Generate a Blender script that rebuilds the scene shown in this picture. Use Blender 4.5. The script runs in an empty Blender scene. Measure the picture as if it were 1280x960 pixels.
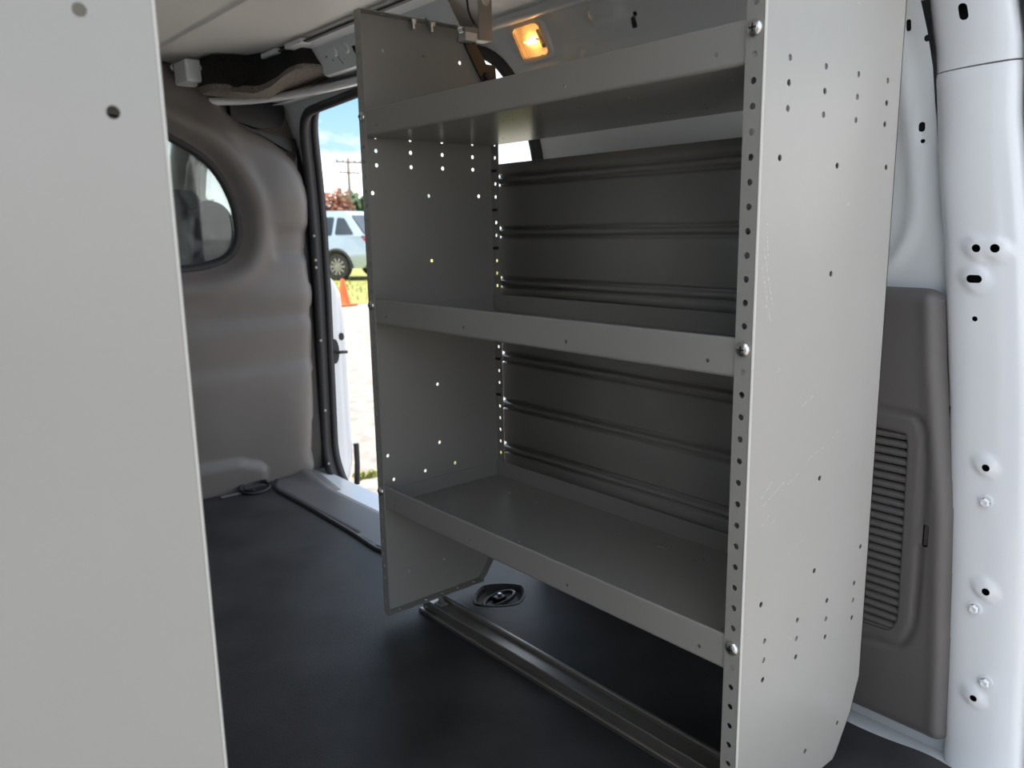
import bpy, bmesh, math, random
import numpy as np
from mathutils import Vector, Matrix
from mathutils.geometry import delaunay_2d_cdt
random.seed(4)
SC = bpy.context.scene
COL = SC.collection
PI = math.pi
IN = 0.0254

# ------------------------------------------------------------------ camera
def camera():
    f, yaw, pit, rol = 1008.02, 0.6985, 0.1918, -0.0179
    fw = Vector((math.sin(yaw)*math.cos(pit), math.cos(yaw)*math.cos(pit), -math.sin(pit)))
    r = Vector((math.cos(yaw), -math.sin(yaw), 0)); u = r.cross(fw)
    r2 = r*math.cos(rol) + u*math.sin(rol); u2 = -r*math.sin(rol) + u*math.cos(rol)
    cd = bpy.data.cameras.new('camera'); co = bpy.data.objects.new('camera', cd); COL.objects.link(co)
    m = Matrix(((r2.x, u2.x, -fw.x, -0.7552), (r2.y, u2.y, -fw.y, -0.5057), (r2.z, u2.z, -fw.z, 0.7456), (0, 0, 0, 1)))
    co.matrix_world = m
    cd.sensor_width = 36; cd.lens = f/1280*36; cd.clip_start = 0.01; cd.clip_end = 2000
    cd.dof.use_dof = True; cd.dof.focus_distance = 1.15; cd.dof.aperture_fstop = 8.5
    SC.camera = co
camera()

# ------------------------------------------------------------------ sky, sun, exposure
SUN_EL, SUN_AZ = math.radians(74), math.radians(-28)      # azimuth from +Y towards +X
def world():
    w = bpy.data.worlds.new('sky'); SC.world = w; w.use_nodes = True
    nt = w.node_tree; nt.nodes.clear(); N = nt.nodes.new; K = nt.links.new
    out = N('ShaderNodeOutputWorld'); bg = N('ShaderNodeBackground'); bg.inputs[1].default_value = 1.0
    tc = N('ShaderNodeTexCoord'); sep = N('ShaderNodeSeparateXYZ'); K(tc.outputs['Generated'], sep.inputs[0])
    gr = N('ShaderNodeValToRGB'); K(sep.outputs['Z'], gr.inputs[0])
    e = gr.color_ramp.elements
    e[0].position = 0.0; e[0].color = (0.34, 0.43, 0.50, 1)
    e[1].position = 0.5; e[1].color = (0.10, 0.23, 0.45, 1)
    x = e.new(0.16); x.color = (0.16, 0.30, 0.45, 1)
    mp = N('ShaderNodeMapping'); mp.inputs['Scale'].default_value = (1, 1, 2.6); K(tc.outputs['Generated'], mp.inputs[0])
    mp.inputs['Location'].default_value = (7.77, 0.54, 2.1)
    nz = N('ShaderNodeTexNoise'); nz.inputs['Scale'].default_value = 3.1; nz.inputs['Detail'].default_value = 7
    nz.inputs['Roughness'].default_value = 0.58
    K(mp.outputs[0], nz.inputs['Vector'])
    # more cloud towards the horizon
    mr = N('ShaderNodeMapRange'); mr.inputs[1].default_value = 0.0; mr.inputs[2].default_value = 0.085
    mr.inputs[3].default_value = 0.17; mr.inputs[4].default_value = 0.0; K(sep.outputs['Z'], mr.inputs[0])
    ad = N('ShaderNodeMath'); K(nz.outputs['Fac'], ad.inputs[0]); K(mr.outputs[0], ad.inputs[1])
    cr = N('ShaderNodeValToRGB'); K(ad.outputs[0], cr.inputs[0])
    cr.color_ramp.elements[0].position = 0.43; cr.color_ramp.elements[1].position = 0.60
    mx = N('ShaderNodeMix'); mx.data_type = 'RGBA'
    K(cr.outputs[0], mx.inputs[0]); K(gr.outputs[0], mx.inputs[6]); mx.inputs[7].default_value = (1.02, 1.0, 0.97, 1)
    K(mx.outputs[2], bg.inputs[0]); K(bg.outputs[0], out.inputs[0])
    ld = bpy.data.lights.new('sun', 'SUN'); ld.energy = 3.3; ld.angle = math.radians(0.6); ld.color = (1.0, 0.96, 0.9)
    lo = bpy.data.objects.new('sun', ld); COL.objects.link(lo)
    d = Vector((math.sin(SUN_AZ)*math.cos(SUN_EL), math.cos(SUN_AZ)*math.cos(SUN_EL), math.sin(SUN_EL)))
    lo.rotation_euler = d.to_track_quat('Z', 'Y').to_euler(); lo.location = d*30
world()
vs = SC.view_settings
vs.view_transform = 'Standard'; vs.look = 'None'; vs.gamma = 1; vs.use_curve_mapping = False
vs.exposure = 1.40

# ------------------------------------------------------------------ materials
def mat(name, col, rough=0.5, metal=0.0, spec=0.5, noise=None, bump=None, coat=0.0, transmission=0.0, emit=None, col2=None, ior=None):
    """noise=(scale, amount) varies the colour, bump=(scale, strength, distance) gives fine relief"""
    m = bpy.data.materials.new(name); m.use_nodes = True
    nt = m.node_tree; b = nt.nodes['Principled BSDF']; N = nt.nodes.new; K = nt.links.new
    b.inputs['Base Color'].default_value = (*col, 1); b.inputs['Roughness'].default_value = rough
    b.inputs['Metallic'].default_value = metal; b.inputs['Specular IOR Level'].default_value = spec
    b.inputs['Coat Weight'].default_value = coat; b.inputs['Coat Roughness'].default_value = 0.08
    b.inputs['Transmission Weight'].default_value = transmission
    if ior: b.inputs['IOR'].default_value = ior
    if emit: b.inputs['Emission Color'].default_value = (*emit[0], 1); b.inputs['Emission Strength'].default_value = emit[1]
    tc = N('ShaderNodeTexCoord')
    if noise:
        n = N('ShaderNodeTexNoise'); n.inputs['Scale'].default_value = noise[0]; n.inputs['Detail'].default_value = 6
        K(tc.outputs['Object'], n.inputs['Vector'])
        mx = N('ShaderNodeMix'); mx.data_type = 'RGBA'
        c2 = col2 or tuple(min(1, c*(1+noise[1])) for c in col)
        c1 = col if col2 else tuple(c*(1-noise[1]) for c in col)
        mx.inputs[6].default_value = (*c1, 1); mx.inputs[7].default_value = (*c2, 1)
        rp = N('ShaderNodeMapRange'); rp.inputs[1].default_value = 0.32; rp.inputs[2].default_value = 0.68
        K(n.outputs['Fac'], rp.inputs[0]); K(rp.outputs[0], mx.inputs[0]); K(mx.outputs[2], b.inputs['Base Color'])
    if bump:
        n = N('ShaderNodeTexNoise'); n.inputs['Scale'].default_value = bump[0]; n.inputs['Detail'].default_value = 4
        K(tc.outputs['Object'], n.inputs['Vector'])
        bp = N('ShaderNodeBump'); bp.inputs['Strength'].default_value = bump[1]; bp.inputs['Distance'].default_value = bump[2]
        K(n.outputs['Fac'], bp.inputs['Height']); K(bp.outputs[0], b.inputs['Normal'])
    return m

M = {}
M['rack'] = mat('grey_powder_coat', (0.33, 0.32, 0.295), 0.28, noise=(4, 0.03), bump=(420, 0.03, 0.0006))
M['edge'] = mat('pale_paint_highlight', (0.62, 0.61, 0.56), 0.4)  # paints an edge highlight on the panel bend; plain pale paint elsewhere
M['white'] = mat('white_van_paint', (0.80, 0.82, 0.84), 0.22, coat=0.4, noise=(3, 0.02))
M['inner'] = mat('thin_grey_white_primer', (0.74, 0.775, 0.79), 0.28, coat=0.25, noise=(3, 0.03))
M['roof'] = mat('roof_inner_paint', (0.86, 0.84, 0.80), 0.38, noise=(2.5, 0.03))
M['plastic'] = mat('dark_grained_plastic', (0.150, 0.136, 0.126), 0.42, noise=(5, 0.06), bump=(650, 0.12, 0.0008))
M['trim'] = mat('brown_grey_trim_plastic', (0.120, 0.110, 0.105), 0.48, noise=(5, 0.05), bump=(800, 0.15, 0.0008))
M['black'] = mat('black_plastic', (0.02, 0.02, 0.022), 0.45)
M['rubber'] = mat('black_rubber_seal', (0.028, 0.028, 0.03), 0.6)
M['mat'] = mat('black_floor_mat', (0.036, 0.036, 0.037), 0.52, spec=0.35, noise=(7, 0.35), bump=(330, 0.35, 0.0012))
M['sill'] = mat('grey_sill_plastic', (0.115, 0.112, 0.11), 0.45, noise=(6, 0.05), bump=(500, 0.1, 0.0008))
M['felt'] = mat('speckled_felt', (0.05, 0.047, 0.043), 0.95, spec=0.1, noise=(420, 0.5), col2=(0.34, 0.30, 0.26), bump=(380, 0.5, 0.002))
M['dfelt'] = mat('dark_felt', (0.022, 0.021, 0.02), 0.9, spec=0.15, noise=(300, 0.4))
M['steel'] = mat('zinc_steel', (0.72, 0.72, 0.70), 0.28, metal=1.0, bump=(900, 0.1, 0.0004))
M['dark'] = mat('recess_shade_black', (0.012, 0.012, 0.013), 0.6)  # near-black that stands for shade in recesses; one rivet wears it too
M['alu'] = mat('aluminium_rail', (0.33, 0.32, 0.30), 0.38, metal=0.85, noise=(14, 0.06))
M['cabtrim'] = mat('cab_beige_lining', (0.62, 0.59, 0.53), 0.7)
M['cloth'] = mat('charcoal_seat_cloth', (0.035, 0.037, 0.042), 0.85, noise=(40, 0.3))
M['lens'] = mat('clear_lens_plastic', (1.0, 0.93, 0.82), 0.12, transmission=0.92, ior=1.3)
M['lampbase'] = mat('lamp_reflector', (0.85, 0.78, 0.66), 0.35)
M['bulb'] = mat('glowing_bulb', (1, 0.7, 0.35), 0.3, emit=((1.0, 0.52, 0.16), 14))
M['lampframe'] = mat('lamp_frame', (0.75, 0.72, 0.68), 0.3)
M['gravel'] = mat('pale_gravel', (0.265, 0.238, 0.21), 0.9, noise=(9, 0.22), bump=(30, 0.5, 0.02))
M['grass'] = mat('yellow_green_grass', (0.17, 0.19, 0.045), 0.9, noise=(2.5, 0.3), col2=(0.30, 0.28, 0.07))
M['leaf'] = mat('tree_leaf', (0.045, 0.10, 0.022), 0.7, noise=(1.2, 0.4))
M['redleaf'] = mat('rusty_leaf', (0.26, 0.10, 0.055), 0.8, noise=(1.5, 0.3))
M['pole'] = mat('weathered_pole_wood', (0.20, 0.17, 0.14), 0.85, noise=(6, 0.2))
M['carpaint'] = mat('silver_blue_car_paint', (0.42, 0.50, 0.57), 0.18, metal=0.35, coat=0.8)
M['carglass'] = mat('dark_car_glass', (0.02, 0.03, 0.035), 0.05, coat=0.6)
M['cone'] = mat('orange_cone_plastic', (0.80, 0.15, 0.03), 0.5)
M['white_band'] = mat('white_band', (0.8, 0.8, 0.78), 0.5)
M['red'] = mat('red_paint', (0.55, 0.03, 0.03), 0.4)

def smudged_glass(name='smudged_window_glass', hi=0.20):
    m = bpy.data.materials.new(name); m.use_nodes = True
    nt = m.node_tree; nt.nodes.clear(); N = nt.nodes.new; K = nt.links.new
    out = N('ShaderNodeOutputMaterial'); tr = N('ShaderNodeBsdfTransparent'); tr.inputs[0].default_value = (0.82, 0.86, 0.86, 1)
    gl = N('ShaderNodeBsdfGlossy'); gl.inputs['Roughness'].default_value = 0.03
    df = N('ShaderNodeBsdfDiffuse'); df.inputs[0].default_value = (0.75, 0.77, 0.78, 1)
    fr = N('ShaderNodeFresnel'); ge = N('ShaderNodeNewGeometry'); mi = N('ShaderNodeMath'); mi.operation = 'MULTIPLY_ADD'
    K(ge.outputs['Backfacing'], mi.inputs[0]); mi.inputs[1].default_value = -0.8333; mi.inputs[2].default_value = 1.5; K(mi.outputs[0], fr.inputs[0])   # same index on both faces of the thin pane
    m1 = N('ShaderNodeMixShader'); K(fr.outputs[0], m1.inputs[0]); K(tr.outputs[0], m1.inputs[1]); K(gl.outputs[0], m1.inputs[2])
    tc = N('ShaderNodeTexCoord'); n = N('ShaderNodeTexNoise'); n.inputs['Scale'].default_value = 9; n.inputs['Detail'].default_value = 6
    n.inputs['Distortion'].default_value = 1.2; K(tc.outputs['Object'], n.inputs['Vector'])
    r = N('ShaderNodeMapRange'); r.inputs[1].default_value = 0.45; r.inputs[2].default_value = 0.8
    r.inputs[3].default_value = 0.02; r.inputs[4].default_value = hi; K(n.outputs['Fac'], r.inputs[0])
    m2 = N('ShaderNodeMixShader'); K(r.outputs[0], m2.inputs[0]); K(m1.outputs[0], m2.inputs[1]); K(df.outputs[0], m2.inputs[2])
    K(m2.outputs[0], out.inputs[0]); return m
M['glass'] = smudged_glass()
M['clear'] = smudged_glass('clean_window_glass', 0.03)

def scratched_rack():
    """rack paint with a few scrape marks on the outer face of the end panel (object X, Z in metres)"""
    m = M['rack'].copy(); m.name = 'scratched_grey_powder_coat'
    nt = m.node_tree; b = nt.nodes['Principled BSDF']; N = nt.nodes.new; K = nt.links.new
    src = b.inputs['Base Color'].links[0].from_socket
    tc = N('ShaderNodeTexCoord'); sp = N('ShaderNodeSeparateXYZ'); K(tc.outputs['Object'], sp.inputs[0])
    def mth(op, a, c=None, d=None):
        n = N('ShaderNodeMath'); n.operation = op
        for i, v in enumerate((a, c, d)):
            if v is None: continue
            if isinstance(v, (int, float)): n.inputs[i].default_value = v
            else: K(v, n.inputs[i])
        return n.outputs[0]
    X, Z = sp.outputs['X'], sp.outputs['Z']
    nz = N('ShaderNodeTexNoise'); nz.inputs['Scale'].default_value = 260; K(tc.outputs['Object'], nz.inputs['Vector'])
    br = mth('GREATER_THAN', nz.outputs['Fac'], 0.52)
    tot = None
    segs = [(.105, .532, .130, .541, .0010), (.125, .462, .150, .469, .0009), (.150, .469, .163, .472, .0005), (.030, .425, .075, .445, .0009),
            (.028, .436, .050, .452, .0008), (.07, .436, .105, .449, .0006), (.03, .40, .045, .412, .0006), (.16, .995, .185, .988, .0006),
            (.045, .395, .06, .404, .0005), (.10, .238, .108, .232, .0016), (.185, .765, .19, .768, .001), (.012, .72, .034, .655, .0009), (.010, .70, .03, .64, .0008),
            (.016, .745, .022, .70, .0008), (.014, .66, .03, .652, .0007), (.05, .58, .055, .585, .0007), (.18, .478, .2, .488, .0005), (.09, .35, .13, .362, .0004)]
    for x0, z0, x1, z1, w in segs:
        dx, dz = x1-x0, z1-z0; L2 = dx*dx+dz*dz
        px = mth('SUBTRACT', X, x0); pz = mth('SUBTRACT', Z, z0)
        t = mth('DIVIDE', mth('ADD', mth('MULTIPLY', px, dx), mth('MULTIPLY', pz, dz)), L2)
        n = mth('MINIMUM', mth('MAXIMUM', t, 0.0), 1.0)
        ex = mth('SUBTRACT', px, mth('MULTIPLY', n, dx)); ez = mth('SUBTRACT', pz, mth('MULTIPLY', n, dz))
        d2 = mth('ADD', mth('MULTIPLY', ex, ex), mth('MULTIPLY', ez, ez))
        k = mth('LESS_THAN', d2, w*w)
        tot = k if tot is None else mth('MAXIMUM', tot, k)
    fac = mth('MULTIPLY', mth('MULTIPLY', tot, br), 0.27)
    mx = N('ShaderNodeMix'); mx.data_type = 'RGBA'; K(fac, mx.inputs[0]); K(src, mx.inputs[6]); mx.inputs[7].default_value = (0.78, 0.77, 0.74, 1)
    K(mx.outputs[2], b.inputs['Base Color'])
    return m
M['scratched'] = scratched_rack()

# ------------------------------------------------------------------ mesh helpers
def tag(o, label=None, cat=None, group=None, kind=None):
    if label: o['label'] = label
    if cat: o['category'] = cat
    if group: o['group'] = group
    if kind: o['kind'] = kind
    return o
def empty(name, loc, label=None, cat=None, group=None):
    o = bpy.data.objects.new(name, None); COL.objects.link(o); o.location = loc; o.empty_display_size = 0.05
    return tag(o, label, cat, group)
def obj(name, bm, m, parent=None, smooth=False, angle=None):
    me = bpy.data.meshes.new(name); bm.to_mesh(me); bm.free()
    ms = m if isinstance(m, (list, tuple)) else [m]
    for k in ms: me.materials.append(M[k])
    if smooth:
        me.polygons.foreach_set('use_smooth', [True]*len(me.polygons))
        if angle: me.set_sharp_from_angle(angle=math.radians(angle))
    o = bpy.data.objects.new(name, me); COL.objects.link(o)
    if parent is not None:
        o.parent = parent
        o.matrix_parent_inverse = Matrix.Translation(-world_loc(parent))
    return o
def world_loc(o):
    v = Vector(o.location)
    if o.parent: v = v + world_loc(o.parent) + o.matrix_parent_inverse.translation
    return v
def inst(name, me, parent, loc, rot=None):
    o = bpy.data.objects.new(name, me); COL.objects.link(o); o.location = loc
    if rot: o.rotation_euler = rot
    if parent is not None:
        o.parent = parent; o.matrix_parent_inverse = Matrix.Translation(-world_loc(parent))
    return o
def recenter(o, loc):
    """put the mesh origin at loc without moving the shape"""
    d = Vector(loc) - Vector(o.location); o.data.transform(Matrix.Translation(-d)); o.location = loc
    return o

def inpoly(P, poly):
    P = np.asarray(P, float); poly = np.asarray(poly, float)
    x, y = P[:, 0], P[:, 1]; r = np.zeros(len(P), bool)
    n = len(poly)
    for i in range(n):
        x0, y0 = poly[i]; x1, y1 = poly[(i+1) % n]
        if y0 == y1: continue
        c = ((y0 > y) != (y1 > y)) & (x < (x1-x0)*(y-y0)/(y1-y0)+x0)
        r ^= c
    return r
def pdist(P, poly, closed=True):
    P = np.asarray(P, float); poly = np.asarray(poly, float); d = np.full(len(P), 1e9); n = len(poly)
    for i in range(n if closed else n-1):
        a = poly[i]; b = poly[(i+1) % n]; ab = b-a; L = (ab@ab) or 1e-12
        t = np.clip(((P-a)@ab)/L, 0, 1)
        d = np.minimum(d, np.hypot(*(P-(a+t[:, None]*ab)).T))
    return d
def resample(poly, step):
    out = []; n = len(poly)
    for i in range(n):
        a = np.array(poly[i], float); b = np.array(poly[(i+1) % n], float); L = np.hypot(*(b-a)); k = max(1, int(math.ceil(L/step)))
        for j in range(k): out.append(tuple(a+(b-a)*j/k))
    return out
def cdt(outline, holes=(), step=None, extra=()):
    if step: outline = resample(outline, step); holes = [resample(h, step) if len(h) < 9 else h for h in holes]
    V = [Vector(p) for p in outline]; E = [(i, (i+1) % len(outline)) for i in range(len(outline))]
    for h in holes:
        b = len(V); V += [Vector(p) for p in h]; E += [(b+i, b+(i+1) % len(h)) for i in range(len(h))]
    if step:
        o = np.array(outline); lo = o.min(0); hi = o.max(0)
        gx = np.arange(lo[0]+step/2, hi[0], step); gy = np.arange(lo[1]+step/2, hi[1], step)
        G = np.array([(x, y) for x in gx for y in gy])
        if len(G):
            k = inpoly(G, outline); G = G[k]
            G = G[pdist(G, outline) > step*0.45]
            for h in holes:
                G = G[~inpoly(G, h)]; G = G[pdist(G, h) > min(step*0.45, 0.004)]
            V += [Vector(p) for p in G]
    V += [Vector(p) for p in extra]
    v, e, f, ov, oe, of = delaunay_2d_cdt(V, E, [], 0, 1e-7)
    v = np.array([(p.x, p.y) for p in v]); f = [t for t in f if len(t) == 3]
    C = np.array([v[list(t)].mean(0) for t in f]); k = inpoly(C, outline)
    for h in holes: k &= ~inpoly(C, h)
    F = []
    for t, ok in zip(f, k):
        if not ok: continue
        a, b, c = v[t[0]], v[t[1]], v[t[2]]
        F.append(tuple(t) if (b[0]-a[0])*(c[1]-a[1])-(b[1]-a[1])*(c[0]-a[0]) > 0 else (t[0], t[2], t[1]))
    return v, F
def add_plate(bm, outline, holes, t, fn, step=None, mi=0):
    """flat or bent plate: (u,v,w) with w in 0..t mapped by fn"""
    v, F = cdt(outline, holes, step)
    A = [bm.verts.new(fn(p[0], p[1], 0)) for p in v]; B = [bm.verts.new(fn(p[0], p[1], t)) for p in v]
    cnt = {}
    for f in F:
        for i in range(3):
            a, b = f[i], f[(i+1) % 3]; cnt[(a, b)] = cnt.get((a, b), 0)+1
        try:
            q = bm.faces.new([A[i] for i in reversed(f)]); q.material_index = mi
            q = bm.faces.new([B[i] for i in f]); q.material_index = mi
        except ValueError: pass
    for (a, b) in cnt:
        if (b, a) not in cnt:
            try: q = bm.faces.new((A[a], A[b], B[b], B[a])); q.material_index = mi
            except ValueError: pass
def sheet(outline, holes, fn, step, bm=None):
    """curved skin; fn takes arrays U,V and returns N x 3"""
    bm = bm or bmesh.new(); v, F = cdt(outline, holes, step)
    P = fn(v[:, 0], v[:, 1]); vs_ = [bm.verts.new(p) for p in P]
    for f in F:
        try: bm.faces.new([vs_[i] for i in f])
        except ValueError: pass
    return bm
def rrect(x0, y0, x1, y1, r, n=6):
    P = []
    for cx, cy, a in ((x1-r, y0+r, -90), (x1-r, y1-r, 0), (x0+r, y1-r, 90), (x0+r, y0+r, 180)):
        for i in range(n+1):
            t = math.radians(a+90*i/n); P.append((cx+r*math.cos(t), cy+r*math.sin(t)))
    return P
def circ(x, y, r, n=14, sx=1, sy=1):
    return [(x+r*sx*math.cos(2*PI*i/n), y+r*sy*math.sin(2*PI*i/n)) for i in range(n)]
def smooth_poly(P, n=6, closed=True):
    """Catmull-Rom through P"""
    out = []; N_ = len(P)
    rng = range(N_) if closed else range(N_-1)
    for i in rng:
        g = (lambda k: np.array(P[k % N_], float)) if closed else (lambda k: np.array(P[min(max(k, 0), N_-1)], float))
        a, b, c, d = g(i-1), g(i), g(i+1), g(i+2)
        for j in range(n):
            t = j/n
            out.append(tuple(0.5*((2*b)+(c-a)*t+(2*a-5*b+4*c-d)*t*t+(3*b-a-3*c+d)*t**3)))
    if not closed: out.append(tuple(map(float, P[-1])))
    return out
def round_corners(P, r, n=5):
    out = []; N_ = len(P)
    for i in range(N_):
        a, b, c = (np.array(P[(i+k) % N_], float) for k in (-1, 0, 1))
        rr = r[i] if isinstance(r, (list, tuple)) else r
        if rr <= 0: out.append(tuple(b)); continue
        d1 = (a-b); l1 = np.hypot(*d1); d2 = (c-b); l2 = np.hypot(*d2); k = min(rr, l1*.49, l2*.49)
        p0 = b+d1/l1*k; p1 = b+d2/l2*k
        for j in range(n+1):
            t = j/n; out.append(tuple((1-t)**2*p0+2*t*(1-t)*b+t*t*p1))
    return out
def add_box(bm, x0, y0, z0, x1, y1, z1, bev=0.0, seg=2, mi=0):
    r = bmesh.ops.create_cube(bm, size=1.0)
    vs_ = r['verts']
    for v in vs_:
        v.co = Vector(((x0+x1)/2+v.co.x*(x1-x0), (y0+y1)/2+v.co.y*(y1-y0), (z0+z1)/2+v.co.z*(z1-z0)))
    es = list({e for v in vs_ for e in v.link_edges}); fs = list({f for v in vs_ for f in v.link_faces})
    for f in fs: f.material_index = mi
    if bev > 0:
        g = bmesh.ops.bevel(bm, geom=es, offset=bev, segments=seg, affect='EDGES', profile=0.5)
        for f in g['faces']: f.material_index = mi
def add_tube(bm, pts, r, n=8, closed=False, caps=True, sx=1.0):
    """tube along a path; r scalar or list"""
    P = [Vector(p) for p in pts]; N_ = len(P); rings = []
    up = Vector((0, 0, 1)); prev = None
    for i in range(N_):
        a = P[(i-1) % N_] if (closed or i > 0) else P[i]; b = P[(i+1) % N_] if (closed or i < N_-1) else P[i]
        t = (b-a).normalized()
        if prev is None:
            s = t.cross(up)
            if s.length < 1e-3: s = t.cross(Vector((1, 0, 0)))
        else: s = prev - t*prev.dot(t)
        s.normalize(); prev = s; u = s.cross(t)
        rr = r[i] if isinstance(r, (list, tuple)) else r
        rings.append([bm.verts.new(P[i]+s*rr*sx*math.cos(2*PI*k/n)+u*rr*math.sin(2*PI*k/n)) for k in range(n)])
    for i in range(N_ if closed else N_-1):
        A, B = rings[i], rings[(i+1) % N_]
        for k in range(n): bm.faces.new((A[k], A[(k+1) % n], B[(k+1) % n], B[k]))
    if caps and not closed:
        bm.faces.new(list(reversed(rings[0]))); bm.faces.new(rings[-1])
def add_lathe(bm, prof, n=20, mtx=None):
    """prof: (radius, height) pairs revolved about Z"""
    rings = []
    for r, h in prof:
        if r < 1e-6: rings.append([bm.verts.new((0, 0, h))])
        else: rings.append([bm.verts.new((r*math.cos(2*PI*k/n), r*math.sin(2*PI*k/n), h)) for k in range(n)])
    for A, B in zip(rings, rings[1:]):
        for k in range(n):
            f = [A[k % len(A)], A[(k+1) % len(A)], B[(k+1) % len(B)], B[k % len(B)]]
            f = list(dict.fromkeys(f))
            if len(f) > 2: bm.faces.new(f)
    if mtx is not None:
        for R_ in rings:
            for v in R_: v.co = mtx @ v.co
def add_extrude(bm, prof, y0, y1, fn, closed=False):
    """profile (a,b) swept from y0 to y1"""
    A = [bm.verts.new(fn(a, y0, b)) for a, b in prof]; B = [bm.verts.new(fn(a, y1, b)) for a, b in prof]
    n = len(prof)
    for i in range(n if closed else n-1):
        j = (i+1) % n; bm.faces.new((A[i], A[j], B[j], B[i]))
    if closed: bm.faces.new(list(reversed(A))); bm.faces.new(B)
def fix(bm):
    bmesh.ops.recalc_face_normals(bm, faces=bm.faces[:]); return bm
def solidify(o, t, off=0.0):
    m = o.modifiers.new('thickness', 'SOLIDIFY'); m.thickness = t; m.offset = off; return o
def struct(o, label):
    return tag(o, label, None, None, 'structure')

# ------------------------------------------------------------------ THE VAN SHELL
FZ = -0.025                       # top of the floor mat
GZ = -0.55                        # ground outside
XC = -0.30                        # middle of the van
PROF = [(.437, -.13), (.440, .3), (.438, .6), (.432, .85), (.408, 1.0), (.380, 1.09), (.345, 1.14), (.285, 1.175), (.20, 1.198)]
PROF = smooth_poly(PROF, 6, closed=False)
PA = np.array(PROF); PS = np.concatenate([[0], np.cumsum(np.hypot(*np.diff(PA, axis=0).T))])
PN = np.gradient(PA, axis=0); PN /= np.hypot(*PN.T)[:, None]; PN = np.stack([-PN[:, 1], PN[:, 0]], 1)   # points into the van
def s_of_z(z): return np.interp(z, PA[:, 1], PS)
def wall_pt(Y, S, off=0.0, mirror=False):
    X = np.interp(S, PS, PA[:, 0]); Z = np.interp(S, PS, PA[:, 1]); nx = np.interp(S, PS, PN[:, 0]); nz = np.interp(S, PS, PN[:, 1])
    X = X+nx*off; Z = Z+nz*off
    if mirror: X = 2*XC-X
    return np.stack([X, Y, Z], 1)
def wz(y, z, off=0.0):
    return Vector(wall_pt(np.array([y]), np.array([s_of_z(z)]), off)[0])

def yfront(z): return float(np.interp(z, [-.1, -.04, .27, .5, .72, .877, .97, 1.03, 1.2], [-.100, -.096, -.079, -.060, -.035, -.010, -.003, .010, .03]))
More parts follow.
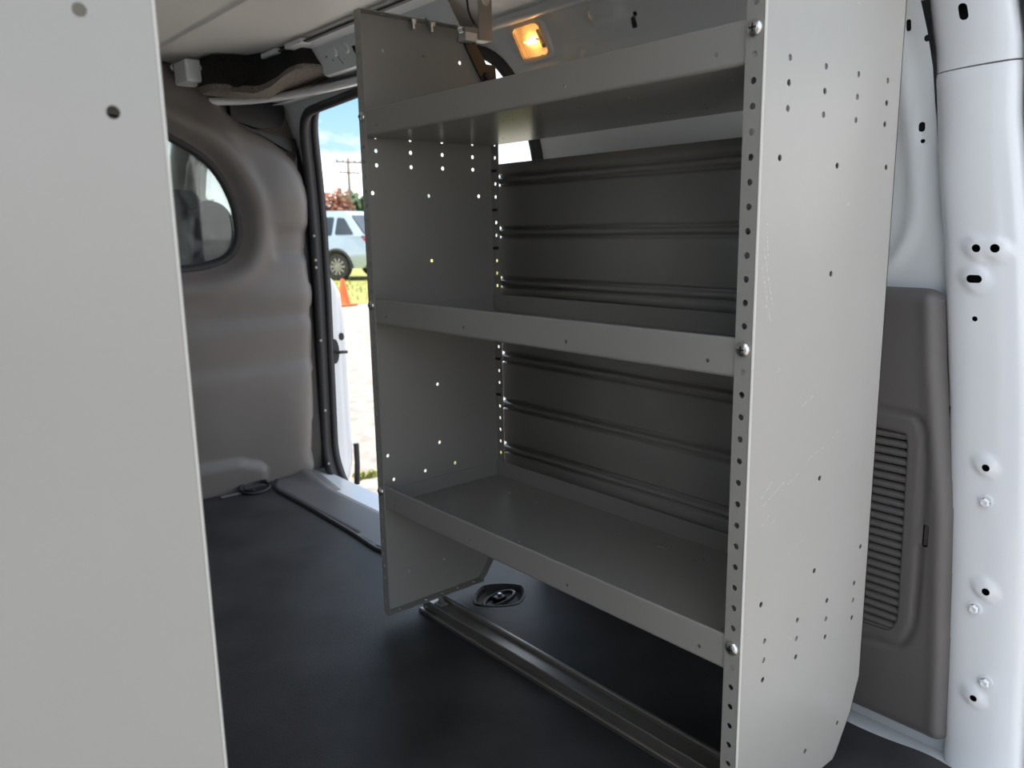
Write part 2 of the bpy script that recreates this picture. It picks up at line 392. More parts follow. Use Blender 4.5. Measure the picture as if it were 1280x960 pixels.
# door opening in (Y, Z)
DOOR = round_corners([(.80, -.11), (1.80, -.11), (1.885, .0), (1.865, .65), (1.86, .90), (1.80, 1.085), (.875, 1.125), (.80, .95)],
                     [.05, .10, .06, .1, .1, .09, .14, .1], 7)
def build_walls():
    door_s = [(y, float(s_of_z(z))) for y, z in DOOR]
    holes = [door_s]
    slots = [(.032, 1.004, .0032, .0075), (.008, .984, .0042, .0042), (.490, 1.104, .0045, .0045), (.014, .872, .004, .0065), (.012, .853, .0028, .0028)]
    for y, z, a, b in slots:
        s = float(s_of_z(z)); holes.append(rrect(y-a, s-b, y+a, s+b, min(a, b)*0.9, 3))
    s = float(s_of_z(1.092)); holes.append([(.492, s-.009), (.503, s-.009), (.503, s+.009), (.492, s+.009)])
    S1 = float(PS[-1])
    ridge = smooth_poly([(.10, 1.0), (.055, .985), (.035, .90), (.022, .82), (.018, .75), (.04, .69), (.10, .62)], 8, closed=False)
    ridge = [(y, float(s_of_z(z))) for y, z in ridge]
    oval = (.55, float(s_of_z(1.117)))
    def fn(U, V):
        P = np.stack([U, V], 1); off = np.zeros(len(U))
        d = pdist(P, ridge, closed=False); off += 0.007*np.exp(-(d/0.010)**2)
        # pressed oval and long swage on the upper side wall
        e = np.hypot(np.maximum(np.abs(U-oval[0])-.022, 0), V-oval[1]); off += 0.010*np.clip((0.020-e)/0.010, 0, 1)
        sw = np.hypot(np.maximum(np.abs(U-.40)-.23, 0), V-float(s_of_z(1.055))); off += 0.010*np.exp(-(sw/0.012)**2)
        # pressed channel behind the racking
        ch = np.clip((np.abs(V-s_of_z(.80))-.075)/0.012, 0, 1); off += np.where((U < .70) & (U > .12), -(1-ch)*0.010, 0)
        return wall_pt(U, V, off)
    edge = [(yfront(z)+.006, float(s_of_z(z))) for z in np.linspace(1.17, -.12, 30)]
    bm = sheet([(edge[-1][0], 0), (1.93, 0), (1.93, S1), (edge[0][0], S1)]+edge, holes, fn, 0.010)
    o = obj('wall_right', bm, 'inner', smooth=True); struct(o, 'pale grey inner body side with sliding door opening')
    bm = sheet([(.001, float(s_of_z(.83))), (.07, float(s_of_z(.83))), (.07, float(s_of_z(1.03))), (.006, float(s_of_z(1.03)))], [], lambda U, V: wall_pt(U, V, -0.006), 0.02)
    obj('shade_backing', bm, 'dark', o)  # near-black sheet put in so the slots read as shaded
    # outer skin with the same opening, so the holes look into a dark cavity
    bm = sheet([(-.14, 0), (2.02, 0), (2.02, S1), (-.14, S1)], [door_s], lambda U, V: wall_pt(U, V, -0.045), 0.05)
    outer = obj('outer_skin', bm, 'white', o, smooth=True)
    # jamb between the two skins
    bm = bmesh.new(); A = wall_pt(np.array([p[0] for p in door_s]), np.array([p[1] for p in door_s]), 0.0); B = wall_pt(np.array([p[0] for p in door_s]), np.array([p[1] for p in door_s]), -0.045)
    a = [bm.verts.new(p) for p in A]; b = [bm.verts.new(p) for p in B]; n = len(a)
    for i in range(n): bm.faces.new((a[i], a[(i+1) % n], b[(i+1) % n], b[i]))
    obj('door_jamb', bm, 'rubber', o, smooth=True)
    # black weather seal round the opening
    bm = bmesh.new(); c = wall_pt(np.array([p[0] for p in door_s]), np.array([p[1] for p in door_s]), 0.004)
    add_tube(bm, [tuple(p) for p in c], 0.0135, 10, closed=True)
    sl = obj('door_seal', bm, 'rubber', o, smooth=True); sl['label'] = 'black rubber seal round the sliding door opening'
    bm = bmesh.new(); c = wall_pt(np.array([p[0] for p in door_s]), np.array([p[1] for p in door_s]), -0.030)
    add_tube(bm, [tuple(p) for p in c], 0.010, 8, closed=True)
    obj('outer_seal', bm, 'rubber', o, smooth=True)
    # left wall
    bm = sheet([(-.10, 0), (1.93, 0), (1.93, S1), (-.10, S1)], [], lambda U, V: wall_pt(U, V, 0.0, True), 0.06)
    o2 = obj('wall_left', bm, 'inner', smooth=True); struct(o2, 'pale grey inner body side behind the nearest shelf panel')
    # ceiling
    def roof(U, V):   # U = X, V = Y
        t = (U-XC)/0.5
        Z = 1.198+0.026*np.clip(1-t*t, 0, 1)
        Z = Z-0.007*np.exp(-((U+0.022)/0.0045)**2) - 0.007*np.exp(-((U+0.578)/0.0045)**2)
        return np.stack([U, V, Z], 1)
    xs = sorted(set(np.round(np.concatenate([np.linspace(-.8, .2, 26), np.linspace(-.036, -.008, 9), np.linspace(-.592, -.564, 9)]), 4)))
    bm = bmesh.new(); ys = np.linspace(-.10, 1.98, 14); V = {}
    for i, x in enumerate(xs):
        P = roof(np.full(len(ys), x), ys)
        for j, p in enumerate(P): V[i, j] = bm.verts.new(p)
    for i in range(len(xs)-1):
        for j in range(len(ys)-1): bm.faces.new((V[i, j], V[i, j+1], V[i+1, j+1], V[i+1, j]))
    struct(obj('ceiling', bm, 'roof', smooth=True), 'pale painted roof skin with a pressed seam')
    # opaque outer roof so that no sun leaks in
    bm = bmesh.new(); add_box(bm, -1.02, -.16, 1.245, .42, 2.74, 1.285, .02)
    struct(obj('trim_1', bm, 'white'), 'white outer roof skin of the van')
build_walls()

def build_floor():
    bm = bmesh.new(); add_box(bm, -1.035, -.20, -.08, .437, 1.93, -.034)
    fl = struct(obj('floor', bm, 'white'), 'white painted steel load floor')
    # mat outline in plan (X, Y); the right edge steps in along the door sill
    P = [(-1.02, -.165), (.345, -.165), (.372, -.15), (.388, -.085), (.376, -.03), (.372, .03), (.385, .10), (.405, .75), (.405, .92), (.30, 1.0), (.20, 1.06), (.182, 1.13), (.192, 1.27), (.199, 1.54), (.197, 1.74), (.215, 1.80), (.26, 1.87), (-1.02, 1.87)]
    P = round_corners(P, .03, 4)
    c = (.252, .748)         # pressed well for the tie-down ring
    well = [(c[0]+.062*math.cos(t)*(1-.12*abs(math.sin(2*t))), c[1]+.056*math.sin(t)*(1-.12*abs(math.sin(2*t)))) for t in np.linspace(0, 2*PI, 33)[:-1]]
    bm = bmesh.new(); add_plate(bm, P, [well], .009, lambda u, v, w: (u, v, FZ-.009+w))
    # the well itself: rounded lip going down
    rings = []
    for k, (sc, dz) in enumerate(((1.08, .0012), (1.0, .0015), (.93, -.003), (.86, -.011), (.74, -.016), (.3, -.017))):
        rings.append([bm.verts.new((c[0]+(x-c[0])*sc, c[1]+(y-c[1])*sc, FZ+dz)) for x, y in well])
    for A, B in zip(rings, rings[1:]):
        for i in range(len(A)): bm.faces.new((A[i], A[(i+1) % len(A)], B[(i+1) % len(A)], B[i]))
    bm.faces.new(rings[-1])
    # hole in the steel under the well is not needed: the steel is lowered visually by the well floor
    m = obj('floor_mat', bm, 'mat'); tag(m, 'black grained rubber floor mat covering the load floor', 'floor mat')
    for v in fl.data.vertices:
        if v.co.z > -.05: v.co.z = -.0445
    # raised edging along the sill
    e = [p for p in P if p[1] > .80 and p[0] > .17]
    bm = bmesh.new(); add_tube(bm, [(x, y, FZ+.001) for x, y in e], .0075, 10)
    b = obj('edge_bead', bm, 'black', m, smooth=True)
    # tie-down ring in the well
    t = empty('tie_down_ring', (c[0], c[1], FZ-.016), 'black steel tie-down ring in the floor well under the shelves', 'tie-down')
    bm = bmesh.new(); add_tube(bm, [(c[0]-.006+.034*math.cos(a), c[1]-.006+.030*math.sin(a), FZ-.006+.010*math.sin(a+2.4)) for a in np.linspace(0, 2*PI, 29)[:-1]], .0042, 8, closed=True)
    obj('ring', bm, 'black', t, smooth=True)
    bm = bmesh.new(); add_box(bm, c[0]-.012, c[1]-.008, FZ-.017, c[0]+.014, c[1]+.012, FZ-.004, .003)
    obj('anchor_bracket', bm, 'black', t)
    bm = bmesh.new(); add_lathe(bm, [(.0055, 0), (.0055, .004), (.003, .006), (0, .006)], 6, Matrix.Translation((c[0]+.002, c[1]+.002, FZ-.004))); obj('bolt', bm, 'steel', t)
    # ring by the partition
    c2 = (.150, 1.795)
    t = empty('tie_down_ring', (c2[0], c2[1], FZ), 'black tie-down loop lying on the floor by the partition', 'tie-down')
    bm = bmesh.new(); add_tube(bm, [(c2[0]+.045*math.cos(a), c2[1]+.036*math.sin(a), FZ+.010+.007*math.sin(a)) for a in np.linspace(0, 2*PI, 29)[:-1]], .0045, 8, closed=True)
    obj('ring', bm, 'black', t, smooth=True)
    bm = bmesh.new(); add_tube(bm, [(c2[0]+.04*math.cos(a)+.008, c2[1]+.030*math.sin(a)-.006, FZ+.016+.006*math.cos(a)) for a in np.linspace(.5, 4.2, 18)], .0035, 8)
    obj('strap_loop', bm, 'black', t, smooth=True)
    bm = bmesh.new(); add_box(bm, c2[0]-.105, c2[1]-.008, FZ, c2[0]-.03, c2[1]+.006, FZ+.006, .002); obj('anchor_plate', bm, 'plastic', t)
    # grey plastic sill between mat and door opening
    O = round_corners([(.192, 1.07), (.31, .99), (.409, .92), (.46, .86), (.46, 1.88), (.24, 1.895), (.200, 1.78), (.1995, 1.54), (.193, 1.27)], [.02, .02, .02, .02, .02, .02, .02, 0, 0], 4)
    def fn(U, V):
        Z = np.where(U < .325, FZ+.004, FZ+.004-(U-.325)*.0)
        k = np.clip((U-.325)/.03, 0, 1); k2 = np.clip((U-.375)/.035, 0, 1)
        Z = FZ+.004-.026*(k*k*(3-2*k))-.045*(k2*k2*(3-2*k2))
        up = np.clip((V-1.66)/.17, 0, 1)*np.clip((U-.29)/.06, 0, 1)
        Z = Z+.030*up*(1-k2)
        Z = Z-.003*np.exp(-((U-.355)/.004)**2)*(V < 1.6)
        return np.stack([U, V, Z], 1)
    s = obj('trim_2', sheet(O, [], fn, .016), 'sill', smooth=True); struct(s, 'grey plastic step plate along the sliding door sill')
    solidify(s, .003, -1)
build_floor()

def build_partition():
    """moulded plastic partition behind the cab, with its window"""
    half = [(-.30, -.03), (.20, -.03), (.362, -.022), (.374, .03), (.395, .26), (.405, .40), (.413, .55), (.408, .66), (.418, .78), (.418, .84), (.408, .90), (.385, .955), (.35, .99), (.30, 1.022), (.235, 1.05), (.20, 1.085), (.165, 1.14), (.125, 1.18), (.07, 1.207), (.02, 1.215), (-.30, 1.22)]
    O = half + [(2*XC-x, z) for x, z in reversed(half[1:-1])]
    w = [(-.28, .642), (.02, .642), (.10, .650), (.16, .672), (.19, .715), (.196, .77), (.184, .84), (.150, .912), (.10, .965), (.03, 1.005), (-.06, 1.04), (-.28, 1.06)]
    w2 = smooth_poly(w, 3, closed=False); W = w2 + [(2*-.28-x, z) for x, z in reversed(w2[1:-1])]
    Oa = resample(O, .014)
    pocket = rrect(.275, .655, .46, .765, .03, 5); boss = round_corners([(-.9, -.06), (.205, -.06), (.212, .035), (.12, .068), (-.9, .085)], .012, 3)
    def fn(U, V):
        P = np.stack([U, V], 1); d = pdist(P, Oa); dw = pdist(P, W)
        r = .055; k = np.clip(1-d/r, 0, 1); Y = 1.845+.05*(1-np.sqrt(np.clip(1-k*k, 0, 1)))
        # the edge by the floor is not rolled
        fl = np.clip(V/.05, 0, 1); Y = 1.845+(Y-1.845)*fl
        k = np.clip(1-dw/.045, 0, 1); Y += .030*k*k*(3-2*k)                       # dished in to the window
        rim = np.exp(-((dw-.060)/.022)**2); Y -= .010*rim
        ins = inpoly(P, pocket); dp = pdist(P, pocket); Y += np.where(ins, .014*np.clip(dp/.018, 0, 1), 0)
        ins = inpoly(P, boss); dp = pdist(P, boss); Y -= np.where(ins, .016*np.clip(dp/.010, 0, 1), 0)
        for zc, a in ((.475, .006), (.33, .005)): Y += a*np.tanh((V-zc)/.012)*np.exp(-((V-zc)/.10)**2)
        Y -= .018*np.exp(-(((U-.34)/.10)**2+((V-.16)/.14)**2)) ; Y -= .012*np.exp(-((V-.55)/.05)**2)*np.clip((U-.05)/.3, 0, 1)
        Y -= .02*np.exp(-((V-.86)/.09)**2)*np.exp(-((U-.33)/.09)**2)
        up = np.clip((V-1.03)/.15, 0, 1); Y += .05*up*np.clip((U-(-.3))/.5, 0, 1)
        return np.stack([U, Y, V], 1)
    o = obj('wall_front', sheet(O, [W], fn, .013), 'plastic', smooth=True)
    struct(o, 'dark moulded plastic partition behind the cab seats'); solidify(o, .006, 1)
    # window
    bm = bmesh.new(); W3 = [(x, z) for x, z in W]
    add_plate(bm, W3, [], .004, lambda u, v, w_: (u, 1.884+w_, v)); fix(bm)
    g = struct(obj('window_1', bm, 'glass'), 'smudged glass pane in the cab partition')
    bm = bmesh.new(); add_tube(bm, [(x, 1.876, z) for x, z in W3], .013, 8, closed=True)
    obj('window_seal', bm, 'rubber', g, smooth=True)
    # fixing screw at the top corner
    t = bmesh.new(); mt = Matrix.Translation((.052, 1.872, 1.193)) @ Matrix.Rotation(PI/2, 4, 'X')
    add_lathe(t, [(.011, 0), (.011, .003), (.0075, .006), (.0055, .0055), (.005, .003), (0, .003)], 18, mt)
    obj('fixing_screw', t, 'steel', o, smooth=True, angle=40)
    # felt padded filler pieces between partition and roof rail
    P = round_corners([(.16, 1.10), (.20, 1.045), (.27, 1.03), (.40, .97), (.46, .86), (.46, 1.12), (.30, 1.16), (.18, 1.15)], .012, 3)
    bm = bmesh.new(); add_plate(bm, P, [], .02, lambda u, v, w_: (u, 1.90+w_, v)); f = obj('corner_filler', fix(bm), 'felt', o)
    bm = bmesh.new()
    P = round_corners([(.20, 1.065), (.285, 1.045), (.355, 1.055), (.37, 1.095), (.36, 1.13), (.20, 1.13)], .014, 4)
    add_plate(bm, P, [], .03, lambda u, v, w_: (u, 1.872+w_, v)); obj('black_cover', fix(bm), 'black', o)
    bm = bmesh.new()
    P = round_corners([(.19, 1.05), (.28, 1.03), (.37, .985), (.40, .99), (.395, 1.022), (.28, 1.036), (.20, 1.064)], .008, 3)
    add_plate(bm, P, [], .03, lambda u, v, w_: (u, 1.868+w_, v)); obj('black_cover', fix(bm), 'black', o)
build_partition()

def build_roof_rail():
    """roof side rail over the door opening: pressed box section with holes, lower flange, felt pad"""
    t = empty('trim_3', (.25, 1.3, 1.10)); struct(t, 'pale pressed steel roof side rail above the door opening')
    # inner face of the rail between the felt pad and the racking: plate with holes
    a = Vector((.235, 0, 1.198)); b = Vector((.275, 0, 1.138))
    def rail(u, v, w): p = a.lerp(b, v); return (p.x-.8*w, u, p.z-.4*w)
    hs = [circ(1.385, .55, .0045, 10, 1, 9), circ(1.365, .72, .0035, 10, 1, 9), circ(1.255, .18, .0035, 10, 1, 12),
          [(1.243, .50), (1.259, .50), (1.259, .78), (1.243, .78)], [(1.334, .55), (1.340, .55), (1.333, .95), (1.327, .95)], circ(1.315, .8, .003, 10, 1, 10),
          circ(1.05, .5, .004, 10, 1, 9), circ(.95, .5, .004, 10, 1, 9)]
    bm = bmesh.new(); add_plate(bm, [(.86, 0), (1.44, 0), (1.44, .9), (1.425, 1), (.86, 1)], hs, .0015, rail)
    for y, s in ((1.34, .010), (1.285, .011)):
        add_lathe(bm, [(s*1.5, .0), (s*1.2, .004), (s*.6, .005), (0, .005)], 14, Matrix.Translation(Vector(rail(y, .45, .001))) @ Matrix.Rotation(-PI/2-.55, 4, 'Y'))
    obj('rail_face', fix(bm), 'inner', t)
    # rounded lower bend and flange
    bm = bmesh.new(); prof = [(.274, 1.140), (.280, 1.131), (.290, 1.129), (.335, 1.134)]
    add_extrude(bm, prof, .86, 1.44, lambda x, y, z: (x, y, z)); o = obj('rail_underside', bm, 'inner', t); solidify(o, .0015)
    bm = bmesh.new(); add_box(bm, .20, .30, 1.189, .262, 1.47, 1.196, .002); obj('roof_flange', bm, 'inner', t)
    bm = bmesh.new(); add_box(bm, .185, .30, 1.186, .197, 1.88, 1.1905, .001); obj('sealant_bead', bm, 'black', t)
    # lower ledge above the seal
    bm = bmesh.new(); P = smooth_poly([(.338, .95), (.332, 1.2), (.324, 1.38), (.306, 1.53), (.272, 1.69), (.222, 1.81), (.14, 1.885)], 6, closed=False)
    add_tube(bm, [(x, y, 1.112) for x, y in P], .011, 8, sx=1.6); obj('lower_ledge', bm, 'white', t, smooth=True)
    bm = bmesh.new(); add_extrude(bm, [(0, 1.112), (.05, 1.118), (.10, 1.13)], 0, 1, lambda a, y, b: (.32+a, .95+.9*y, b)); o = obj('ledge_shelf', bm, 'inner', t); solidify(o, .002)
    bm = bmesh.new(); add_box(bm, .045, 1.765, 1.142, .10, 1.86, 1.20, .006); obj('front_gusset', bm, 'inner', t)
    bm = bmesh.new(); add_lathe(bm, [(.006, 0), (.006, .004), (.003, .006), (0, .006)], 10, Matrix.Translation((.086, 1.763, 1.178)) @ Matrix.Rotation(PI/2, 4, 'X')); obj('rivet', bm, 'steel', t)
    bm = bmesh.new(); add_lathe(bm, [(.0075, 0), (.0075, .003), (.004, .006), (0, .006)], 10, Matrix.Translation((.235, 1.80, 1.120)) @ Matrix.Rotation(PI/2, 4, 'X')); obj('rivet', bm, 'dark', t)
    for y in (1.36, 1.50):
        bm = bmesh.new(); add_box(bm, .178, y, 1.184, .205, y+.09, 1.196, .002); obj('clip', bm, 'inner', t)
    # ridge along the upper side wall
    bm = bmesh.new(); p = [tuple(wz(y, 1.147, .002)) for y in np.linspace(.20, .93, 20)]
    add_tube(bm, p, [.002]+[.011]*18+[.002], 10); obj('upper_ridge', bm, 'inner', t, smooth=True)
    # felt duct pad
    f = empty('felt_pad', (.25, 1.65, 1.10), 'speckled dark felt sound pad under the roof above the door corner', 'felt pad')
    plan = [(.082, 1.80), (.086, 1.715), (.105, 1.690), (.165, 1.660), (.186, 1.605), (.190, 1.530), (.194, 1.460), (.212, 1.428), (.33, 1.420), (.33, 1.82)]
    plan = round_corners(plan, [.01, .02, .02, .02, .03, .02, .02, .02, 0, 0], 4)
    C = np.mean(plan, axis=0)
    def zb(x, y): return 1.112+.10*max(0, 1.53-y)**1.0*2.6*(.0 if y > 1.53 else 1)-.012*math.exp(-((y-1.62)/.06)**2)
    bm = bmesh.new(); rings = []
    for ins, hf in ((.010, 1.0), (0, .93), (.003, .45), (.0, .22), (.004, .10), (.012, .03), (.022, 0)):
        R_ = []
        for x, y in plan:
            d = np.array(C)-np.array((x, y)); d = d/np.hypot(*d); z0 = zb(x, y)
            R_.append(bm.verts.new((x+d[0]*ins, y+d[1]*ins, z0+(1.203-z0)*hf)))
        rings.append(R_)
    for k, (A, B) in enumerate(zip(rings, rings[1:])):
        for i in range(len(A)):
            q = bm.faces.new((A[i], A[(i+1) % len(A)], B[(i+1) % len(A)], B[i])); q.material_index = 1 if k >= 3 else 0
    q = bm.faces.new(rings[-1]); q.material_index = 1
    obj('pad_body', fix(bm), ['dfelt', 'felt'], f, smooth=True, angle=60)
    # moulded hollow outline on the face towards the load space
    bm = bmesh.new(); P = smooth_poly([(.112, 1.680, 1.190), (.112, 1.682, 1.150), (.128, 1.672, 1.128), (.150, 1.662, 1.128), (.172, 1.645, 1.145)], 5, closed=False); add_tube(bm, P, .004, 6); obj('moulded_rib', bm, 'dfelt', f, smooth=True)
build_roof_rail()

def build_roof_bow():
    t = empty('trim_4', (-.2, .62, 1.19)); struct(t, 'pale roof cross member above the shelving')
    hs = [circ(.10, .655, .006, 10), rrect(.045, .65, .063, .662, .003, 2), circ(-.1, .655, .006, 10), circ(-.3, .655, .006, 10)]
    bm = bmesh.new(); add_plate(bm, [(-.80, .60), (.21, .60), (.21, .70), (-.80, .70)], hs, .0015, lambda u, v, w: (u, v, 1.176+.018*(1-((u-XC)/.5)**2)-w)); obj('bow_web', fix(bm), 'inner', t)
    for y in (.60, .70):
        bm = bmesh.new(); add_plate(bm, [(-.80, 0), (.21, 0), (.21, .02), (-.80, .02)], [], .0015, lambda u, v, w: (u, y+w, 1.176+.018*(1-((u-XC)/.5)**2)+v)); obj('bow_flange', fix(bm), 'inner', t)
build_roof_bow()

def build_pillar():
    """rear door pillar: broad rounded white section with pads, holes and bolts"""
    path = [(.010, .028), (.007, .017), (.001, .006), (-.009, .0), (-.03, -.003), (-.06, -.002), (-.086, .003), (-.095, .009), (-.100, .022), (-.102, .045)]
    path = smooth_poly(path, 4, closed=False); A = np.array(path); T = np.concatenate([[0], np.cumsum(np.hypot(*np.diff(A, axis=0).T))])
    tf = lambda dy: float(np.interp(-dy, -A[:, 0], T))
    base = lambda z: .41-.03*np.clip(z-.93, 0, 1)
    pads = [(-.079, .708, .017, .001), (-.101, .708, .017, .001), (-.080, .668, .019, .001), (-.114, .418, .016, .001), (-.128, .244, .016, .001), (-.127, .082, .016, .001)]
    holes = []
    def H(y, z, a, b, r=None):
        t = tf(y-yfront(z)); holes.append(rrect(t-a, z-b, t+a, z+b, r or min(a, b)*.96, 4))
    H(-.036, 1.008, .0055, .0105); H(-.079, .708, .0052, .0052); H(-.101, .708, .0055, .0055); H(-.080, .668, .0095, .0052); H(-.084, .615, .0034, .0034)
    H(-.116, .416, .0048, .0048); H(-.131, .242, .0050, .0050); H(-.129, .080, .0045, .0045)
    def fn(U, V):
        yf = np.array([yfront(z) for z in V]); dy = np.interp(U, T, A[:, 0]); dx = np.interp(U, T, A[:, 1])
        bul = np.zeros(len(U))
        for y, z, r, h in pads:
            t = tf(y-yfront(z)); e = np.hypot(U-t, V-z); bul += .0042*np.clip((r-e)/.005, 0, 1)
        step = .004/(1+np.exp(-(V-.935)/.0012))
        neck = .012*np.exp(-((V-.88)/.05)**2)*np.exp(-(U/.03)**2)
        return np.stack([base(V)+dx-np.minimum(bul, .0042)+step+neck, yf+dy, V], 1)
    bm = sheet([(0, -.13), (T[-1], -.13), (T[-1], 1.16), (0, 1.16)], holes, fn, .006)
    p = obj('trim_5', bm, 'white', smooth=True); struct(p, 'white rear door pillar with holes and bolts')
    u = np.linspace(.026, T[-1]-.03, 14); P = fn(u, .938+.05*(u-.05)); bm = bmesh.new(); add_tube(bm, [tuple(q) for q in P], .0012, 6); obj('panel_seam', bm, 'trim', p, smooth=True)  # thin dark tube draws the seam together with its shadow line
    # near-black sheet behind the holes, coloured as the shade inside
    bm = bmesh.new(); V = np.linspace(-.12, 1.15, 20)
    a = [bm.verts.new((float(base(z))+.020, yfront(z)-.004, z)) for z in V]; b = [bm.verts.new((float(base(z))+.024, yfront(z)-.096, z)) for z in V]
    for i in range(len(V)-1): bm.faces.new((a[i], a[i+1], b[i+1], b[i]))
    obj('shade_backing', bm, 'dark', p)
    for y, z in ((-.119, .368), (-.118, .212), (-.141, .109)):
        bm = bmesh.new(); mt = Matrix.Translation((.4075, y, z)) @ Matrix.Rotation(-PI/2, 4, 'Y')
        add_lathe(bm, [(.0098, 0), (.0098, .0018), (.0066, .0022)], 18, mt); add_lathe(bm, [(.0064, .002), (.0064, .0068), (.0045, .0082), (.003, .0078), (0, .007)], 6, mt)
        obj('bolt', bm, 'white', p, smooth=True, angle=30)
    # weather seal at the rear edge
    bm = bmesh.new(); add_tube(bm, [(float(base(z))+.022, yfront(z)-.111, z) for z in np.linspace(-.13, 1.16, 40)], .0105, 8)
    s = obj('rear_seal', bm, 'rubber', p, smooth=True); s['label'] = 'dark rubber seal along the rear pillar'
    # outer corner of the body behind the seal
    bm = bmesh.new(); a = []; b = []
    for z in np.linspace(-.13, 1.16, 16):
        a.append(bm.verts.new((float(base(z))+.045, yfront(z)-.105, z))); b.append(bm.verts.new((float(base(z))+.10, yfront(z)-.15, z)))
    for i in range(15): bm.faces.new((a[i], a[i+1], b[i+1], b[i]))
    obj('outer_corner', bm, 'trim', p)
    # rear header over the opening and sill under it
    bm = bmesh.new(); add_box(bm, -1.03, -.12, 1.15, .42, -.02, 1.245, .015); struct(obj('trim_6', bm, 'white'), 'white rear roof header out of view above')
    bm = bmesh.new(); add_box(bm, -1.03, -.26, -.20, .44, -.165, -.046, .015); struct(obj('trim_7', bm, 'white'), 'white rear sill below the floor edge')
build_pillar()

def build_quarter_trim():
    t = empty('quarter_trim', (.40, .1, -.01), 'dark grey plastic quarter panel with louvred vent beside the white pillar', 'trim panel')
    yr = lambda z: yfront(z)-.008
    O = round_corners([(.36, -.012), (.36, .652), (-.04, .652), (-.050, .55), (yr(.343)+.002, .343), (yr(.1)+.004, .10), (yr(.0)+.006, -.013), (.05, -.013)],
                      [.01, .03, .022, 0, 0, 0, .018, .01], 6)
    V0 = round_corners([(.10, .095), (.10, .478), (-.030, .474), (-.0395, .43), (-.043, .16), (-.028, .118), (.03, .112)], [.01, .02, .03, .03, .03, .03, .0], 5)    # frame line
    L0 = round_corners([(.10, .135), (.10, .455), (-.012, .448), (-.016, .43), (-.021, .16), (-.012, .138)], [.005, .01, .012, .01, .012, .012], 4)
    sl = rrect(-.0535, .285, -.0445, .318, .003, 3)
    def fn(U, V):
        P = np.stack([U, V], 1); d = pdist(P, O); k = np.clip(1-d/.020, 0, 1)
        X = .396+.022*(1-np.sqrt(np.clip(1-k*k, 0, 1)))
        # the rolled rear edge
        yy = U-np.interp(V, [-.013, .1, .343, .55, .652], [yr(0), yr(.1), yr(.343), -.05, -.04]); X -= .003*np.exp(-((yy-.016)/.010)**2)
        dv = pdist(P, V0); X += .005*np.exp(-(dv/.0034)**2)
        return np.stack([X, U, V], 1)
    o = obj('panel', sheet(O, [L0, sl], fn, .0055), 'trim', t, smooth=True)
    bm = bmesh.new(); add_box(bm, .416, -.06, .10, .42, .12, .49); obj('vent_back', bm, 'dark', t)
    # frame rim of the vent
    bm = bmesh.new(); add_plate(bm, [(x, y) for x, y in L0], [[(.098, .139), (.098, .4515), (-.0095, .4445), (-.0135, .43), (-.0185, .16), (-.0100, .141)]], .014, lambda u, v, w: (.398+w, u, v)); obj('vent_rim', fix(bm), 'trim', t)
    # louvres, each one a curved slat
    n = 24; me = None
    for k in range(n):
        z = .146+k*(.440-.146)/(n-1)
        if me is None:
            bm = bmesh.new(); prof = [(.400, -.0050), (.3985, -.0015), (.3995, .0020), (.404, .0045), (.410, .0055), (.410, .0030), (.405, .0015), (.404, -.0030)]
            add_extrude(bm, prof, -.0205, .099, lambda x, y, zz: (x, y, zz), closed=True); fix(bm)
            for v in bm.verts: v.co -= Vector((.40, .04, 0))
            me = bpy.data.meshes.new('louvre'); bm.to_mesh(me); bm.free(); me.materials.append(M['trim'])
        inst('louvre', me, t, (.40, .04+.005*(z-.15)/.3, z))
    bm = bmesh.new(); add_box(bm, .404, -.054, .284, .407, -.044, .319); obj('clip_slot', bm, 'trim', t)
build_quarter_trim()

def build_shade_door():  # unseen open door, added to keep rear-left light off the aisle
    d = empty('shade_door', (-1.04, -.16, -.10)); struct(d, 'added left rear door, open and out of view, shading the aisle'); a = math.radians(8)
    O = round_corners([(0, -.15), (.70, -.15), (.72, .6), (.64, 1.16), (.02, 1.16)], [.03, .06, .1, .12, .03], 5)
    F = lambda u, v, w: (-1.045-u*math.sin(a)-w, -.175-u*math.cos(a), v)
    bm = bmesh.new(); add_plate(bm, O, [], .05, F); obj('door_skin', fix(bm), 'white', d)
    P = round_corners([(.05, -.08), (.64, -.08), (.66, .55), (.60, 1.08), (.06, 1.08)], .06, 5)
    bm = bmesh.new(); add_plate(bm, P, [], .02, lambda u, v, w: (F(u, v, 0)[0]+.02-w, F(u, v, 0)[1], v)); obj('door_lining', fix(bm), 'trim', d)
build_shade_door()

